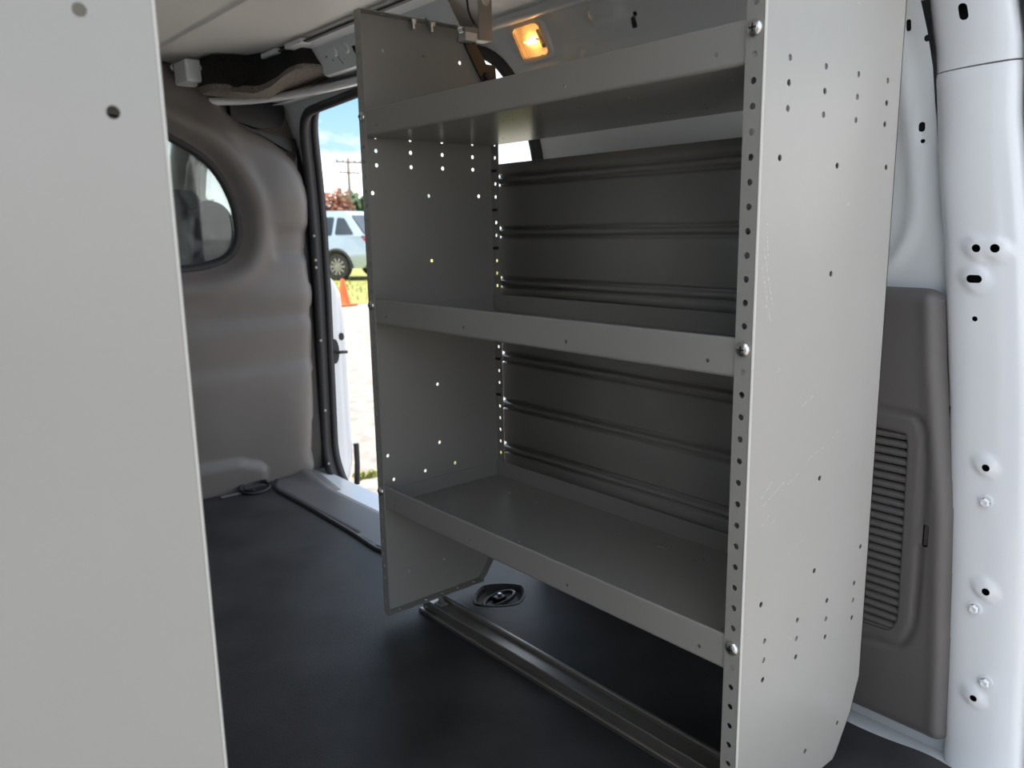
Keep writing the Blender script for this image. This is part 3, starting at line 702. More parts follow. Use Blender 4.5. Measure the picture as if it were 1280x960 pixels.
def build_front_jamb():
    """body pillar ahead of the sliding door opening, with striker, seen through the opening"""
    t = empty('trim_8', (.5, 1.9, -.15)); struct(t, 'white outer door pillar with latch striker outside the opening')
    O = smooth_poly([(.44, -.15), (.495, -.158), (.535, -.14), (.556, -.07), (.566, .01), (.564, .12), (.564, .34), (.561, .45), (.550, .545), (.525, .585), (.490, .625), (.462, .75), (.45, .9), (.43, 1.0), (.42, .6)], 4)
    def fn(U, V):
        P = np.stack([U, V], 1); d = pdist(P, O); k = np.clip(1-d/.03, 0, 1)
        Y = 1.90+.03*(1-np.sqrt(np.clip(1-k*k, 0, 1)))+.014*np.clip((U-.515-.00*V)/.012, 0, 1)
        return np.stack([U, Y, V], 1)
    bm = sheet(O, [], fn, .010); obj('jamb_face', bm, 'white', t, smooth=True)
    bm = bmesh.new(); add_plate(bm, circ(.497, .353, .016, 18, 1, 2.6), [], .004, lambda u, v, w: (u, 1.893+w, v)); obj('striker_plate', fix(bm), 'rubber', t)
    bm = bmesh.new(); add_tube(bm, [(.492, 1.895, .352), (.495, 1.872, .352), (.53, 1.872, .350)], .0055, 8); obj('striker_pin', bm, 'black', t, smooth=True)
    bm = bmesh.new(); add_plate(bm, circ(.531, .398, .009, 14, 1, 1.4), [], .004, lambda u, v, w: (u, 1.905+w, v)); obj('grommet', fix(bm), 'rubber', t)
    bm = bmesh.new(); add_box(bm, .472, 1.892, .115, .484, 1.905, .19, .002); obj('latch_guide', bm, 'rubber', t)
    bm = bmesh.new(); add_tube(bm, [(.570, 1.93, -.13), (.576, 1.93, -.06), (.576, 1.93, .015)], .010, 8); obj('edge_moulding', bm, 'rubber', t, smooth=True)
    # fittings along the inner edge of the pillar next to the partition
    for z in (.73, .655, .632, .40, .17, -.01):
        bm = bmesh.new(); add_lathe(bm, [(.008, 0), (.008, .003), (.005, .006), (0, .007)], 12, Matrix.Translation((.427, 1.853, z)) @ Matrix.Rotation(PI/2, 4, 'X') @ Matrix.Scale(.6, 4)); obj('trim_clip', bm, 'alu', t)
    bm = bmesh.new(); add_plate(bm, [(.37, -.03), (.437, -.03), (.437, 1.0), (.40, 1.0), (.40, .3)], [], .004, lambda u, v, w: (u, 1.862+w+.02, v)); obj('inner_pillar', fix(bm), 'black', t)
build_front_jamb()

def build_cab():
    # cab shell seen through the partition window
    w = empty('wall_cab', (.45, 2.5, 0)); struct(w, 'cab side with its door window beyond the partition')
    win = round_corners([(2.00, .72), (2.99, .72), (3.0, .80), (2.78, 1.04), (2.0, 1.08)], [.05, .05, .08, .12, .06], 6)
    def side(sgn):
        def f(u, v, w_):
            x = .47-.20*max(0, v-.72); x = x+w_
            return ((x if sgn > 0 else 2*XC-x), u, v)
        return f
    for sg in (1, -1):
        bm = bmesh.new(); add_plate(bm, [(1.93, -.15), (3.3, -.15), (3.45, .55), (2.75, 1.16), (1.93, 1.2)], [win], .05, side(sg)); obj('door_inner', fix(bm), 'cabtrim', w)
        bm = bmesh.new(); fsd = side(sg); add_tube(bm, [fsd(u, v, -.01) for u, v in win], .024, 8, closed=True); obj('window_surround', bm, 'plastic', w, smooth=True)
        bm = bmesh.new(); add_plate(bm, win, [], .004, lambda u, v, w_: fsd(u, v, .02+w_)); obj('door_glass', fix(bm), 'clear', w)
    bm = bmesh.new(); add_box(bm, -1.07, 1.93, 1.17, .45, 2.72, 1.20, .01); struct(obj('ceiling_cab', bm, 'cabtrim'), 'beige cab headlining beyond the partition')
    bm = bmesh.new(); add_box(bm, -1.07, 1.93, -.15, .47, 3.4, -.10); struct(obj('floor_cab', bm, 'trim'), 'dark cab floor hidden below the partition window')
    # windscreen frame pillars and glass
    bm = bmesh.new()
    for x in (-1.05, .43): add_tube(bm, [(x, 3.42, .55), (x*.96-.01, 3.05, .9), (x*.9-.03, 2.74, 1.15)], .035, 8)
    fr = obj('window_2', bm, 'cabtrim', smooth=True); struct(fr, 'windscreen and its pillars at the front of the cab')
    bm = bmesh.new(); add_plate(bm, [(-1.03, 0), (.42, 0), (.36, 1), (-.97, 1)], [], .004, lambda u, v, w_: (u, 3.42-.68*v, .55+.60*v+w_)); obj('windscreen_glass', fix(bm), 'clear', fr)
    bm = bmesh.new(); prof = round_corners([(2.78, -.1), (2.80, .45), (2.86, .55), (3.42, .56), (3.42, -.1)], .05, 4); add_extrude(bm, [(y, z) for y, z in prof], -1.05, .45, lambda a, x, b: (x, a, b), closed=True)
    d = obj('dashboard', fix(bm), 'trim'); tag(d, 'dark dashboard at the front of the cab', 'dashboard')
    # passenger seat
    def seat(xc, label):
        t = empty('cab_seat', (xc, 2.25, -.10), label, 'seat', 'cab seats')
        def cushion(name, hw, z0, z1, y0, y1, lean, r):
            bm = bmesh.new(); add_box(bm, xc-hw, y0, z0, xc+hw, y1, z1, r, 5)
            for v in bm.verts: v.co.y -= lean*(v.co.z-z0); v.co.x = xc+(v.co.x-xc)*(1-.16*max(0, (v.co.z-z0)/(z1-z0)-.5))
            return obj(name, bm, 'cloth', t, smooth=True)
        cushion('backrest', .235, .18, .850, 2.27, 2.40, .10, .07)
        cushion('headrest', .12, .78, .885, 2.22, 2.31, .08, .045)
        cushion('seat_cushion', .24, .06, .22, 2.30, 2.78, 0, .06)
        bm = bmesh.new(); add_box(bm, xc-.2, 2.3, -.10, xc+.2, 2.7, .07, .01); obj('seat_base', bm, 'black', t)
    seat(.115, 'charcoal cloth seat seen through the right of the partition window')
    seat(-.72, 'charcoal cloth seat on the far left of the cab behind the nearest panel')
build_cab()

# ------------------------------------------------------------------ SHELVING
def screw_mesh():
    bm = bmesh.new()
    add_lathe(bm, [(.0085, 0), (.0086, .0010), (.0078, .0028), (.0055, .0044), (.0028, .0052), (0, .0054)], 20)
    for f in bm.faces: f.smooth = True
    for a in (0, 1):
        n0 = len(bm.faces)
        add_box(bm, *((-.0042, -.0008, .0040, .0042, .0008, .00565) if a == 0 else (-.0008, -.0042, .0040, .0008, .0042, .00565)), mi=1)  # dark cross bars stand in for the shaded driver recess
    me = bpy.data.meshes.new('screw'); fix(bm).to_mesh(me); bm.free(); me.materials.append(M['steel']); me.materials.append(M['dark']); return me
SCREW = screw_mesh()
SZ = [.2544, .2544+14*IN, .2544+27*IN]          # heights of the shelf screws
D = .299; H = 1.117; TH = .0016
PANEL = [(0, 0), (.236, 0), (.246, .010), (.279, .056), (.296, .099), (.296, .103), (.299, .106), (.299, 1.018), (.290, 1.030), (.262, 1.058), (.221, H), (0, H)]
NEAR_H = [(0.046, 0.915), (0.046, 0.89), (0.046, 0.864), (0.119, 0.914), (0.119, 0.888), (0.119, 0.863), (0.192, 0.913), (0.192, 0.888), (0.192, 0.862), (0.264, 0.913), (0.265, 0.887), (0.264, 0.862), (0.035, 0.813), (0.155, 0.809), (0.275, 0.811), (0.155, 0.685), (0.156, 0.432), (0.276, 0.308), (0.156, 0.309), (0.037, 0.302), (0.265, 0.258), (0.265, 0.233), (0.265, 0.207), (0.193, 0.256), (0.193, 0.23), (0.194, 0.204), (0.121, 0.253), (0.121, 0.228), (0.122, 0.202), (0.048, 0.251), (0.048, 0.226), (0.048, 0.2), (0.243, 0.055), (0.159, 0.05), (.055, 1.06), (.142, 1.057), (.225, 1.056)]
FAR_H = [(.032, .909), (.032, .885), (.032, .860), (.106, .908), (.106, .885), (.106, .859), (.178, .908), (.178, .884), (.178, .859), (.251, .908), (.251, .883), (.251, .859), (.021, .811), (.143, .807), (.264, .808), (.145, .685), (.142, 1.057), (.226, 1.056), (.056, 1.058), (.026, .317), (.037, .267), (.111, .269), (.185, .270), (.062, .070), (.149, .071), (.148, .441), (.148, .321)]

def rack(name, label, mirror, xf, y0, y1, near_holes, far_holes, group):
    """xf: X of the aisle face; mirror: the unit stands on the left side"""
    sx = -1 if mirror else 1
    root = empty(name, (xf+sx*D/2, (y0+y1)/2, FZ), label, 'shelving', group)
    X = lambda x: xf+sx*x
    def end_panel(yw, inward, holes, m, lab):
        """web at yw, flanges bent towards inward (+1/-1 along Y)"""
        bm = bmesh.new(); R_ = .0030; W = .0235
        hs = [circ(x, z, .0036, 12) for x, z in holes]
        out = [(max(x, R_), z) for x, z in PANEL]
        add_plate(bm, out, hs, TH, lambda u, v, w: (X(u), yw+inward*w, v))
        # bend along the aisle edge, with a highlight coloured in on near panels
        prof = []
        for k in range(6):
            a = PI/2*k/5; prof.append((R_-R_*math.sin(a), R_-R_*math.cos(a)))
        inn = []
        for k in range(5, -1, -1):
            a = PI/2*k/5; r2 = R_-TH; inn.append((R_-r2*math.sin(a), R_-r2*math.cos(a)))
        n0 = len(bm.faces)
        ring = prof+inn
        A = [bm.verts.new((X(a), yw+inward*b, 0.0)) for a, b in ring]; B = [bm.verts.new((X(a), yw+inward*b, H)) for a, b in ring]
        for i in range(len(ring)):
            j = (i+1) % len(ring); f = bm.faces.new((A[i], A[j], B[j], B[i])); f.material_index = 1 if 0 < i < 4 else 0; f.smooth = i < 5
        # aisle flange with a column of holes
        fh = [circ(.0128, SZ[0]+IN*k, .0037, 12) for k in range(-9, 34) if k not in (0, 14, 27)]
        add_plate(bm, [(R_, 0), (W, .0), (W, H), (R_, H)], fh, TH, lambda u, v, w: (X(w), yw+inward*u, v))
        # rear flange
        fh = [circ(.0128, .908-IN*k, .0036, 10) for k in range(-3, 31) if k not in (2, 5, 8, 17, 20)]
        add_plate(bm, [(0, .106), (W, .106), (W, 1.018), (0, 1.018)], fh, TH, lambda u, v, w: (X(D-w), yw+inward*u, v))
        # top and bottom flanges
        th = [circ(x, .0128, .0036, 10) for x in (.05, .09, .13, .17, .20)]
        for z, x1, hh in ((H-TH, .221, th), (0, .236, [circ(x, .0128, .0042, 12) for x in (.03, .093, .133, .172, .215)])):
            add_plate(bm, [(.004, 0), (x1, 0), (x1, W), (.004, W)], hh, TH, lambda u, v, w: (X(u), yw+inward*v, z+w))
        # slanted flange at the lower rear corner
        p = [PANEL[i] for i in (1, 2, 3, 4)]
        for (xa, za), (xb, zb) in zip(p, p[1:]):
            add_plate(bm, [(0, 0), (1, 0), (1, W*.8), (0, W*.8)], [], TH, lambda u, v, w: (X(xa+(xb-xa)*u-w), yw+inward*v, za+(zb-za)*u))
        o = obj('end_panel', fix(bm), m, root); o['label'] = lab
        recenter(o, (xf, yw, 0)); o.matrix_parent_inverse = Matrix.Translation(-world_loc(root))
        if not mirror and inward < 0:
            for k in (2, 5, 8, 17, 20):
                bm = bmesh.new(); add_box(bm, X(D)-.006, yw-.0195, .908-IN*k-.0026, X(D)-TH, yw-.006, .908-IN*k+.0026, .0012); obj('rubber_plug', bm, 'black', o)
        for z in (SZ if not (mirror and inward > 0) else SZ[:1]):
            inst('screw', SCREW, o, (X(-.0001), yw+inward*.0128, z), (random.uniform(0, 3)*0, -PI/2*sx, 0))
        return o
    end_panel(y0, 1, near_holes, ['scratched', 'edge'], 'pale grey outer face of the near end panel')
    far = end_panel(y1, -1, far_holes, ['rack', 'rack'], 'dark grey inner face of the far end panel')
    # two bolts under the far top flange
    for x in (.115, .155):
        bm = bmesh.new(); add_lathe(bm, [(.0065, 0), (.0065, -.006), (.0042, -.006), (.0042, -.016), (0, -.017)], 8, Matrix.Translation((X(x), y1-.0128, H-TH)))
        add_lathe(bm, [(.0085, 0), (.0085, -.0015), (0, -.0015)], 14, Matrix.Translation((X(x), y1-.0128, H-TH)))
        obj('bolt', bm, 'steel', far, smooth=True, angle=35)
    # shelves: trays with raised lips
    ya, yb = y0+TH+.0006, y1-TH-.0006
    for n, sz in enumerate(SZ):
        zt = sz+.0115; zb = sz-.0335; xa = .0019; xb = .2965
        bm = bmesh.new(); lip = .0045
        # front lip (with holes), rolled hem at the top, bend at the bottom
        lh = [circ(y0+.013+t, zb+.0155, .0026, 10) for t in (.048, .281, .513, .745)]
        add_plate(bm, [(ya, zb+lip), (yb, zb+lip), (yb, zt-.003), (ya, zt-.003)], lh, TH, lambda u, v, w: (X(xa+w), u, v))
        hem = [(xa, zt-.003), (xa+.0004, zt-.0010), (xa+.0022, zt), (xa+.0046, zt-.0008), (xa+.0052, zt-.003), (xa+.0052, zt-.012), (xa+.0042, zt-.012), (xa+.0042, zt-.004), (xa+TH, zt-.004)]
        add_extrude(bm, hem, ya, yb, lambda a, y, b: (X(a), y, b), closed=True)
        bend = [(xa+lip-lip*math.cos(a), zb+lip-lip*math.sin(a)) for a in np.linspace(0, PI/2, 7)]+[(xa+lip-(lip-TH)*math.cos(a), zb+lip-(lip-TH)*math.sin(a)) for a in np.linspace(PI/2, 0, 7)]
        add_extrude(bm, bend, ya, yb, lambda a, y, b: (X(a), y, b), closed=True)
        # tray base with small holes and slots
        bh = []
        for yy in (.09, .245, .33, .41, .50, .62, .70):
            for xx in (.07, .235):
                bh.append(circ(xx, y0+yy, .0028, 8)); bh.append(circ(xx+.012, y0+yy-.008, .0022, 8))
        bh.append([(.236, y0+.30), (.242, y0+.30), (.242, y0+.325), (.236, y0+.325)])
        add_plate(bm, [(xa+lip, ya), (xb, ya), (xb, yb), (xa+lip, yb)], bh, TH, lambda u, v, w: (X(u), v, zb+w))
        # back lip and end lips
        add_plate(bm, [(ya, zb), (yb, zb), (yb, zb+.034), (ya, zb+.034)], [], TH, lambda u, v, w: (X(xb-w), u, v))
        for yy, s in ((ya, 1), (yb, -1)):
            add_plate(bm, [(xa+.006, zb), (xb-.004, zb), (xb-.004, zb+.030), (xa+.006, zb+.030)], [], TH, lambda u, v, w: (X(u), yy+s*w, v))
        o = obj('shelf', fix(bm), 'rack', root); o['label'] = ('bottom', 'middle', 'top')[n]+' grey steel tray shelf'
        for f in o.data.polygons: f.use_smooth = False
    # ribbed back panels
    def back(z0, z1, ribs, lab, dx0):
        pr = [(.2985, z0)]
        for r in sorted(ribs):
            for dz, dx in ((-.0150, 0), (-.0125, .0005), (-.0105, .0050), (-.0085, .0062), (-.0062, .0050), (-.0040, -.0010), (-.0020, -.0036), (.0005, -.0040), (.0025, -.0036), (.0042, -.0010), (.0064, .0050), (.0085, .0062), (.0105, .0050), (.0125, .0005), (.0150, 0)):
                pr.append((.2985+dx, r+dz))
        pr.append((.2985, z1))
        bm = bmesh.new(); add_extrude(bm, pr, y0+.022, y1-.0175, lambda a, y, b: (X(a+.0035+dx0), y, b))
        o = obj('back_panel', fix(bm), 'rack', root, smooth=True, angle=35); solidify(o, .001, 0); o['label'] = lab
        # bright steel bits standing in for daylight through the rib-end gaps
        for r in ribs:
            bm = bmesh.new(); add_box(bm, min(X(.294), X(.306)), y1-.030, r-.007, max(X(.294), X(.306)), y1-.022, r-.003, .001); b = obj('clip', bm, 'steel', o)
    back(.610, .870, (.838, .736, .636), 'upper ribbed grey back sheet', 0)
    back(.222, .6185, (.480, .381, .285), 'lower ribbed grey back sheet', .0025)
    return root, far
R1, FARP = rack('shelving_unit', 'grey steel shelving unit with three tray shelves along the right wall', False, 0.0, -.0135, .8022, NEAR_H, FAR_H, 'van shelving units')
R2, _ = rack('shelving_unit', 'grey shelving unit whose pale end panel fills the left edge', True, -.6, -.030, .786, [(.0275, .809), (.0385, .858)]+NEAR_H[15:], FAR_H, 'van shelving units')

def rack_brackets():
    # dark wall bracket and pale clip at the slanted top corner of the far panel
    t = empty('wall_bracket', (.29, .80, 1.02), 'black steel bracket bolted to the slanted top corner of the far panel', 'bracket')
    def pl(u, v, w): return (u, .7985-w, v)
    bm = bmesh.new(); add_plate(bm, round_corners([(.224, 1.106), (.252, 1.106), (.284, 1.062), (.302, 1.02), (.296, 1.005), (.280, 1.02)], .003, 2), [], .004, pl); obj('slanted_plate', fix(bm), 'rubber', t)
    bm = bmesh.new(); add_plate(bm, [(.286, .99), (.322, .99), (.318, 1.062), (.290, 1.062)], [], .004, lambda u, v, w: (u, .806+w, v)); obj('wall_plate', fix(bm), 'rubber', t)
    bm = bmesh.new(); add_lathe(bm, [(.007, 0), (.007, .005), (.004, .007), (0, .007)], 8, Matrix.Translation((.284, .794, 1.037)) @ Matrix.Rotation(PI/2, 4, 'X')); obj('bolt', bm, 'black', t)
    # hanging strap from the roof with a bolt, and the roof bar it carries
    t = empty('roof_strap', (.255, .76, 1.19), 'grey flat steel strap hanging from the roof to the rack top', 'strap')
    bm = bmesh.new(); add_plate(bm, [(.254, 1.096), (.286, 1.098), (.286, 1.200), (.254, 1.200)], [circ(.270, 1.182, .004, 10)], .0025, lambda u, v, w: (u, .777-w, v)); obj('strap', fix(bm), 'rack', t)
    bm = bmesh.new(); add_box(bm, .222, .777, 1.098, .286, .781, 1.117, .0008); obj('cross_bar', bm, 'rack', t)
    bm = bmesh.new(); add_box(bm, .235, .779, 1.0975, .285, .80, 1.0998, .0005); obj('cross_bar_foot', bm, 'edge', t)
    bm = bmesh.new(); add_lathe(bm, [(.010, 0), (.010, .0015), (.0065, .0015), (.0065, .007), (0, .007)], 6, Matrix.Translation((.270, .7745, 1.168)) @ Matrix.Rotation(PI/2, 4, 'X')); obj('bolt', bm, 'steel', t)
    t = empty('spacer_block', (.232, .79, 1.10), 'small pale spacer block between rack top and bracket', 'block')
    bm = bmesh.new(); add_box(bm, .222, .775, 1.092, .250, .799, 1.108, .002); obj('block', bm, 'white_band', t)
    bm = bmesh.new(); add_tube(bm, smooth_poly([(.218, .785, 1.195), (.228, .778, 1.17), (.231, .776, 1.145), (.241, .776, 1.128), (.254, .781, 1.122)], 6, closed=False), .0022, 6)
    tag(obj('wire', bm, 'black', smooth=True), 'thin black wire looping down from the roof beside the strap', 'wire')
rack_brackets()

def floor_rail():
    t = empty('floor_rail', (.11, .4, FZ), 'grey aluminium channel rail on the floor under the right shelving', 'rail')
    z = FZ
    prof = [(.081, z), (.081, z+.006), (.0835, z+.008), (.0875, z+.008), (.089, z+.006), (.092, z+.006), (.0935, z+.0195), (.0955, z+.0210), (.0985, z+.0210), (.1000, z+.0195), (.1005, z+.014), (.1300, z+.014), (.1305, z+.0195), (.132, z+.0225), (.136, z+.0225), (.1375, z+.0195), (.138, z+.006), (.1425, z+.005), (.1425, z)]
    bm = bmesh.new(); add_extrude(bm, prof, -.02, .80, lambda a, y, b: (a, y, b), closed=True); obj('channel', fix(bm), 'alu', t)
    for y in (.770, .03):
        bm = bmesh.new(); add_box(bm, .106, y-.012, z+.014, .126, y+.012, z+.018, .001); n = obj('clamp_plate', bm, 'steel', t)
        bm = bmesh.new(); add_lathe(bm, [(.007, 0), (.007, .006), (.004, .0065), (.004, .0105), (0, .011)], 6, Matrix.Translation((.116, y, z+.018))); obj('nut', bm, 'steel', n)
    bm = bmesh.new(); add_box(bm, .30, .22, FZ, .36, .42, .005, .012, 3)
floor_rail()

def lamp():
    c = wz(.751, 1.108, .0); c2 = wz(.751, 1.118, 0); up = (c2-c).normalized(); side = Vector((0, 1, 0)); n = side.cross(up)
    if n.x > 0: n = -n
    root = empty('interior_lamp', c, 'small lit amber interior lamp on the upper side wall', 'lamp')
    F = lambda u, v, w: tuple(c+side*u+up*v+n*w)
    hw, hh = .040, .034
    bm = bmesh.new(); add_plate(bm, rrect(-hw-.006, -hh-.006, hw+.006, hh+.006, .016, 6), [rrect(-hw+.004, -hh+.004, hw-.004, hh-.004, .010, 5)], .010, F); obj('lamp_frame', fix(bm), 'lampframe', root)
    bm = bmesh.new(); add_plate(bm, rrect(-hw, -hh, hw, hh, .012, 5), [], .002, lambda u, v, w: F(u, v, .0005+w)); obj('reflector', fix(bm), 'lampbase', root)
    # ribbed lens: thin shell in front of the bulb
    O = rrect(-hw+.003, -hh+.003, hw-.003, hh-.003, .011, 5)
    def lens(U, V):
        d = pdist(np.stack([U, V], 1), O); k = np.clip(1-d/.010, 0, 1); W = .010+.010*np.sqrt(np.clip(1-k*k, 0, 1))+.0006*np.sin(U*900)
        return np.array([F(u, v, w) for u, v, w in zip(U, V, W)])
    o = obj('lens', sheet(O, [], lens, .0018), 'lens', root, smooth=True); solidify(o, .0012)
    bm = bmesh.new(); pts = [F(u, -.001, .010) for u in (-.014, -.012, -.006, .002, .007, .009)]
    add_tube(bm, pts, [.0015, .0035, .0042, .0042, .0035, .0012], 10); obj('bulb', bm, 'bulb', root, smooth=True)
    for u in (-.020, .016):
        bm = bmesh.new(); a = F(u-.002, -.006, .002); b = F(u+.002, .005, .013)
        add_box(bm, min(a[0], b[0]), min(a[1], b[1]), min(a[2], b[2]), max(a[0], b[0]), max(a[1], b[1]), max(a[2], b[2]), .0006); obj('bulb_contact', bm, 'steel', root)
    bm = bmesh.new(); add_plate(bm, rrect(-.034, -.018, -.025, .018, .003, 3), [], .007, lambda u, v, w: F(u, v, .002+w)); s = obj('switch', fix(bm), 'black', root)
    bm = bmesh.new(); add_plate(bm, rrect(-.0325, -.010, -.0265, .002, .002, 3), [], .003, lambda u, v, w: F(u, v, .009+w)); obj('switch_knob', fix(bm), 'lampframe', s)
    ld = bpy.data.lights.new('lamp_light', 'POINT'); ld.energy = 0.010; ld.color = (1.0, 0.50, 0.16); ld.shadow_soft_size = .008
    lo = bpy.data.objects.new('lamp_light', ld); COL.objects.link(lo); lo.location = F(-.002, 0, .030)
lamp()

# ------------------------------------------------------------------ OUTSIDE
def outside():
    g = bmesh.new(); n = 40
    bmesh.ops.create_grid(g, x_segments=40, y_segments=40, size=150)
    for v in g.verts: v.co.z = GZ
    o = obj('ground', g, 'gravel'); struct(o, 'pale gravel lot around the van')
    # grass strips
    def strip(pts, label):
        bm = bmesh.new(); add_plate(bm, pts, [], .008, lambda u, v, w: (u, v, GZ+w)); o = obj('grass_patch', fix(bm), 'grass')
        tag(o, label, 'grass', kind='stuff')
        bm = bmesh.new(); rnd = random.Random(3); xs = [p[0] for p in pts]; ys = [p[1] for p in pts]
        P = np.array([(rnd.uniform(min(xs), max(xs)), rnd.uniform(min(ys), min(max(ys), min(ys)+8))) for _ in range(6000)]); P = P[inpoly(P, pts)]
        for x, y in P:
            h = rnd.uniform(.04, .12)*(1 if len(P) > 2000 and min(ys) > 5 else .22); a = rnd.uniform(0, 6.3); w = .012; lx, ly = rnd.uniform(-.04, .04), rnd.uniform(-.04, .04)
            v = [bm.verts.new(q) for q in ((x-w*math.cos(a), y-w*math.sin(a), GZ+.006), (x+w*math.cos(a), y+w*math.sin(a), GZ+.006), (x+lx, y+ly, GZ+.006+h))]; bm.faces.new(v)
        b = obj('grass_blades', bm, 'grass', o); b['kind'] = 'stuff'
    strip([(2, 12.6), (26, 11.2), (40, 40), (2, 40)], 'strip of yellow green grass beyond the gravel')
    strip([(1.25, 3.15), (3.2, 2.75), (3.3, 2.83), (1.25, 3.23)], 'thin tuft line of grass in the gravel near the door')
    # traffic cone
    cx, cy = 6.10, 12.2
    t = empty('traffic_cone', (cx, cy, GZ+.008), 'orange traffic cone at the edge of the grass', 'cone')
    bm = bmesh.new(); add_lathe(bm, [(.13, .027), (.12, .04), (.08, .22), (.035, .44), (.025, .46), (0, .46)], 20, Matrix.Translation((cx, cy, GZ+.009))); obj('cone_body', bm, 'cone', t, smooth=True, angle=40)
    bm = bmesh.new(); add_box(bm, cx-.18, cy-.18, GZ+.009, cx+.18, cy+.18, GZ+.036, .008); obj('cone_base', bm, 'cone', t)
    # parked car
    car(8.97, 21.6, math.radians(117))
    # utility poles
    def pole(x, y, h, lab):
        t = empty('utility_pole', (x, y, GZ), lab, 'pole')
        bm = bmesh.new(); add_tube(bm, [(x, y, GZ), (x, y, GZ+h)], [.17, .12], 10); obj('shaft', bm, 'pole', t, smooth=True)
        for k, z in enumerate((h-.35, h-1.15)):
            bm = bmesh.new(); w = 1.15-.25*k; add_box(bm, x-w, y-.20, GZ+z-.06, x+w, y-.08, GZ+z+.06); a = obj('crossarm', bm, 'pole', t)
            for s in (-.9, -.45, .45, .9):
                bm = bmesh.new(); add_lathe(bm, [(.04, 0), (.06, .05), (.045, .10), (.06, .14), (0, .16)], 8, Matrix.Translation((x+s*w, y-.14, GZ+z+.06))); obj('insulator', bm, 'trim', a)
    pole(31.9, 58, 6.9, 'wooden utility pole with crossarms beyond the parked car')
    pole(28.2, 58, 4.4, 'short distant utility pole left of the taller one')
    # bushes and trees
    def crown(name, x, y, zc, rx, rz, m, lab, grp, n=900, leaf=.22, trunk=True):
        t = empty(name, (x, y, GZ), lab, 'tree', grp); bm = bmesh.new(); rnd = random.Random(int(x*37+y*11))
        cl = [(rnd.gauss(0, .45), rnd.gauss(0, .45), rnd.gauss(0, .4)) for _ in range(9)]
        for _ in range(n):
            c = rnd.choice(cl); v = Vector((rnd.gauss(0, 1), rnd.gauss(0, 1), rnd.gauss(0, 1))).normalized()*rnd.uniform(.35, .62)
            p = Vector((x+(c[0]+v.x)*rx, y+(c[1]+v.y)*rx, zc+(c[2]+v.z)*rz))
            if p.z < GZ+.1: continue
            a = Vector((rnd.uniform(-1, 1), rnd.uniform(-1, 1), rnd.uniform(-1, 1))).normalized(); b = a.orthogonal().normalized()
            s = leaf*rnd.uniform(.6, 1.4)
            bm.faces.new([bm.verts.new(p+a*s), bm.verts.new(p+b*s*.5), bm.verts.new(p-a*s), bm.verts.new(p-b*s*.5)])
        f = obj('foliage', bm, m, t); f['kind'] = 'stuff'
        if trunk:
            bm = bmesh.new(); add_tube(bm, [(x, y, GZ), (x+.1, y, (GZ+zc)/2), (x, y, zc)], [.16, .12, .05], 8); obj('trunk', bm, 'pole', t, smooth=True)
    crown('rusty_shrub', 23.6, 45, 1.7, 1.15, 1.3, 'redleaf', 'rust coloured shrub behind the parked car', None, 1500, .16)
    TL = [(a, b, c*.85, d*.52, e*.7, f) for a, b, c, d, e, f in [(26, 62, 1.5, 3.2, 2.2, 'low green tree left of the rusty shrub'), (30.5, 64, 1.9, 3.0, 2.4, 'green tree straight behind the rusty shrub'), (35, 62, 2.1, 3.2, 2.6, 'green tree just right of the tall utility pole'),
          (40.5, 60, 2.4, 3.6, 2.8, 'broad green tree at the far right of the tree line'), (20.5, 66, 1.5, 3.4, 2.0, 'low green tree at the left end of the tree line')]]
    for x, y, zc, rx, rz, lab in TL: crown('green_tree', x, y, zc, rx, rz, 'leaf', lab, 'distant tree line', 1500, .38)
    for k, (x, y) in enumerate(((17.2, 42), (15.4, 46), (14.2, 52), (19, 55))):
        crown('green_tree', x, y, 1.0, 1.25, 1.7, 'leaf', ('round green tree seen through the cab window, nearest one', 'round green tree behind the nearest one, seen through the cab', 'green tree furthest left beyond the cab window', 'green tree between the cab window and the tree line')[k], 'trees beyond the cab', 1300, .3)

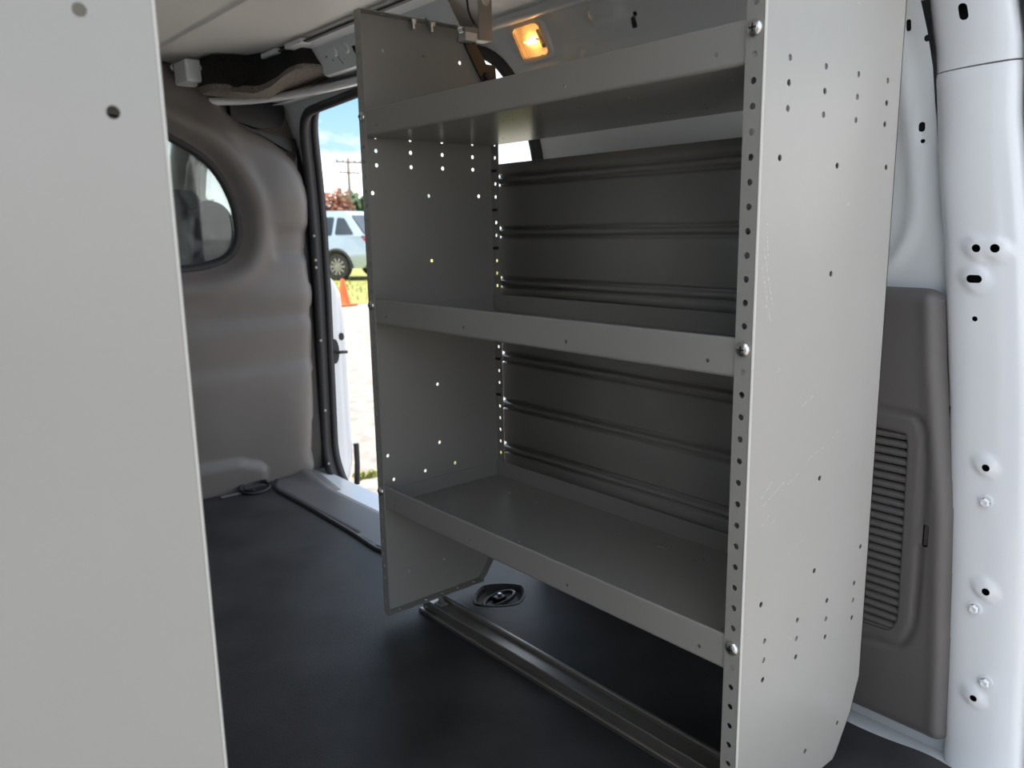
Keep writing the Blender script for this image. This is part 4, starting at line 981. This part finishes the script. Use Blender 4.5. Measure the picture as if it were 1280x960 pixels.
def car(x, y, rz):
    """estate car, nose towards local +X"""
    t = empty('parked_car', (x, y, GZ+.009), 'silver blue parked car seen through the open side door', 'car')
    t.rotation_euler = (0, 0, rz)
    mw = Matrix.Translation((x, y, GZ)) @ Matrix.Rotation(rz, 4, 'Z')
    def add(name, bm, m, parent=t, smooth=False, angle=None):
        me = bpy.data.meshes.new(name); bm.to_mesh(me); bm.free(); me.materials.append(M[m])
        if smooth:
            me.polygons.foreach_set('use_smooth', [True]*len(me.polygons))
            if angle: me.set_sharp_from_angle(angle=math.radians(angle))
        o = bpy.data.objects.new(name, me); COL.objects.link(o); o.parent = parent; return o
    # lower body with wheel arches; x=0 at the front axle
    low = smooth_poly([(.90, .42), (.93, .70), (.86, .93), (.55, 1.06), (-.05, 1.13), (-.55, 1.15)], 4, closed=False)+[(-3.55, 1.15), (-3.72, .95), (-3.75, .45), (-3.6, .32)]
    bot = []
    for cx in (-2.85, 0.0):
        bot += [(cx+.42*math.cos(a), .36+.42*math.sin(a)) for a in np.linspace(PI+.12, -.12, 13)]
    O = low+bot+[(.7, .30)]
    O = [(float(a), float(b)) for a, b in O]
    bm = bmesh.new()
    def wid(u, v, w):
        s = -1 if w < .5 else 1
        k = .93-.05*max(0, v-.75)/.4-.05*max(0, .55-v)/.3-.14*max(0, (u-.2)/.7)**2-.05*max(0, (-3.2-u)/.5)
        return (u, s*k, v)
    add_plate(bm, O, [], 1.0, wid, step=.16); add('body', fix(bm), 'carpaint', smooth=True, angle=35)
    # greenhouse
    gh = [(-.42, 1.13), (-1.22, 1.70), (-1.6, 1.80), (-2.9, 1.79), (-3.12, 1.70), (-3.66, 1.13)]
    def wid2(u, v, w): s = -1 if w < .5 else 1; return (u, s*(.88-.24*(v-1.13)/.65), v)
    bm = bmesh.new(); add_plate(bm, round_corners(gh, .08, 4), [], 1.0, wid2, step=.12); add('cabin', fix(bm), 'carpaint', smooth=True, angle=30)
    for s in (-1, 1):
        for k, P in enumerate(([(-.72, 1.16), (-1.28, 1.58), (-1.85, 1.63), (-1.85, 1.16)], [(-1.95, 1.16), (-1.95, 1.63), (-2.7, 1.63), (-2.7, 1.16)], [(-2.8, 1.18), (-2.8, 1.62), (-3.02, 1.60), (-3.38, 1.18)])):
            bm = bmesh.new(); add_plate(bm, round_corners(P, .05, 3), [], .012, lambda u, v, w: (u, s*(.884-.24*(v-1.13)/.65+w-.002), v)); add('side_window', fix(bm), 'carglass')
    bm = bmesh.new(); add_plate(bm, [(-.74, 0), (.74, 0), (.60, 1), (-.60, 1)], [], .015, lambda u, v, w: (-.50-.72*v+w*.6, u, 1.20+.49*v+w*.8)); add('windscreen', fix(bm), 'carglass')
    bm = bmesh.new(); add_plate(bm, [(-.74, 0), (.74, 0), (.60, 1), (-.60, 1)], [], .015, lambda u, v, w: (-3.615+.44*v-w*.7, u, 1.20+.46*v+w*.7)); add('rear_window', fix(bm), 'carglass')
    for cx in (-2.85, 0):
        for s in (-1, 1):
            bm = bmesh.new(); mt = Matrix.Translation((cx, s*.80, .36)) @ Matrix.Rotation(-s*PI/2, 4, 'X')
            add_lathe(bm, [(.22, -.10), (.33, -.10), (.345, -.06), (.345, .06), (.33, .10), (.235, .10), (.225, .05), (0, .04)], 28, mt); w = add('wheel', bm, 'rubber', smooth=True, angle=40)
            bm = bmesh.new()
            for k in range(10):
                a = 2*PI*k/10; r0 = Vector((math.cos(a), math.sin(a), 0)); q = Vector((-math.sin(a), math.cos(a), 0))*.022
                v = [bm.verts.new(mt @ (r0*r+q*sg+Vector((0, 0, .095)))) for r, sg in ((.05, -1), (.225, -1.4), (.225, 1.4), (.05, 1))]; bm.faces.new(v)
            add_lathe(bm, [(.235, .085), (.222, .10), (.21, .085)], 28, mt); add_lathe(bm, [(.06, .07), (.055, .10), (0, .105)], 14, mt); add('rim', bm, 'alu', w)
            bm = bmesh.new(); P = [(cx+.44*math.cos(a), .36+.44*math.sin(a)) for a in np.linspace(-.1, PI+.1, 18)]
            add_tube(bm, [(u, s*.905, v) for u, v in P], .045, 6); add('arch_moulding', bm, 'rubber')
    for s in (-1, 1):
        bm = bmesh.new(); add_box(bm, .60, s*.62-.14, .80, .86, s*.62+.14, .93, .03); add('headlamp', bm, 'lampframe')
        bm = bmesh.new(); add_box(bm, -.95, s*.98-.10, 1.16, -.80, s*.98+.10, 1.32, .03); add('mirror', bm, 'carpaint')
        bm = bmesh.new(); add_box(bm, -3.72, s*.70-.12, .85, -3.60, s*.70+.12, 1.1, .03); add('tail_lamp', bm, 'red')
    bm = bmesh.new(); add_box(bm, .78, -.45, .62, .93, .45, .80, .03); add('grille', bm, 'black')
    bm = bmesh.new(); add_box(bm, .70, -.7, .32, .97, .7, .50, .06); add('bumper', bm, 'trim')
outside()
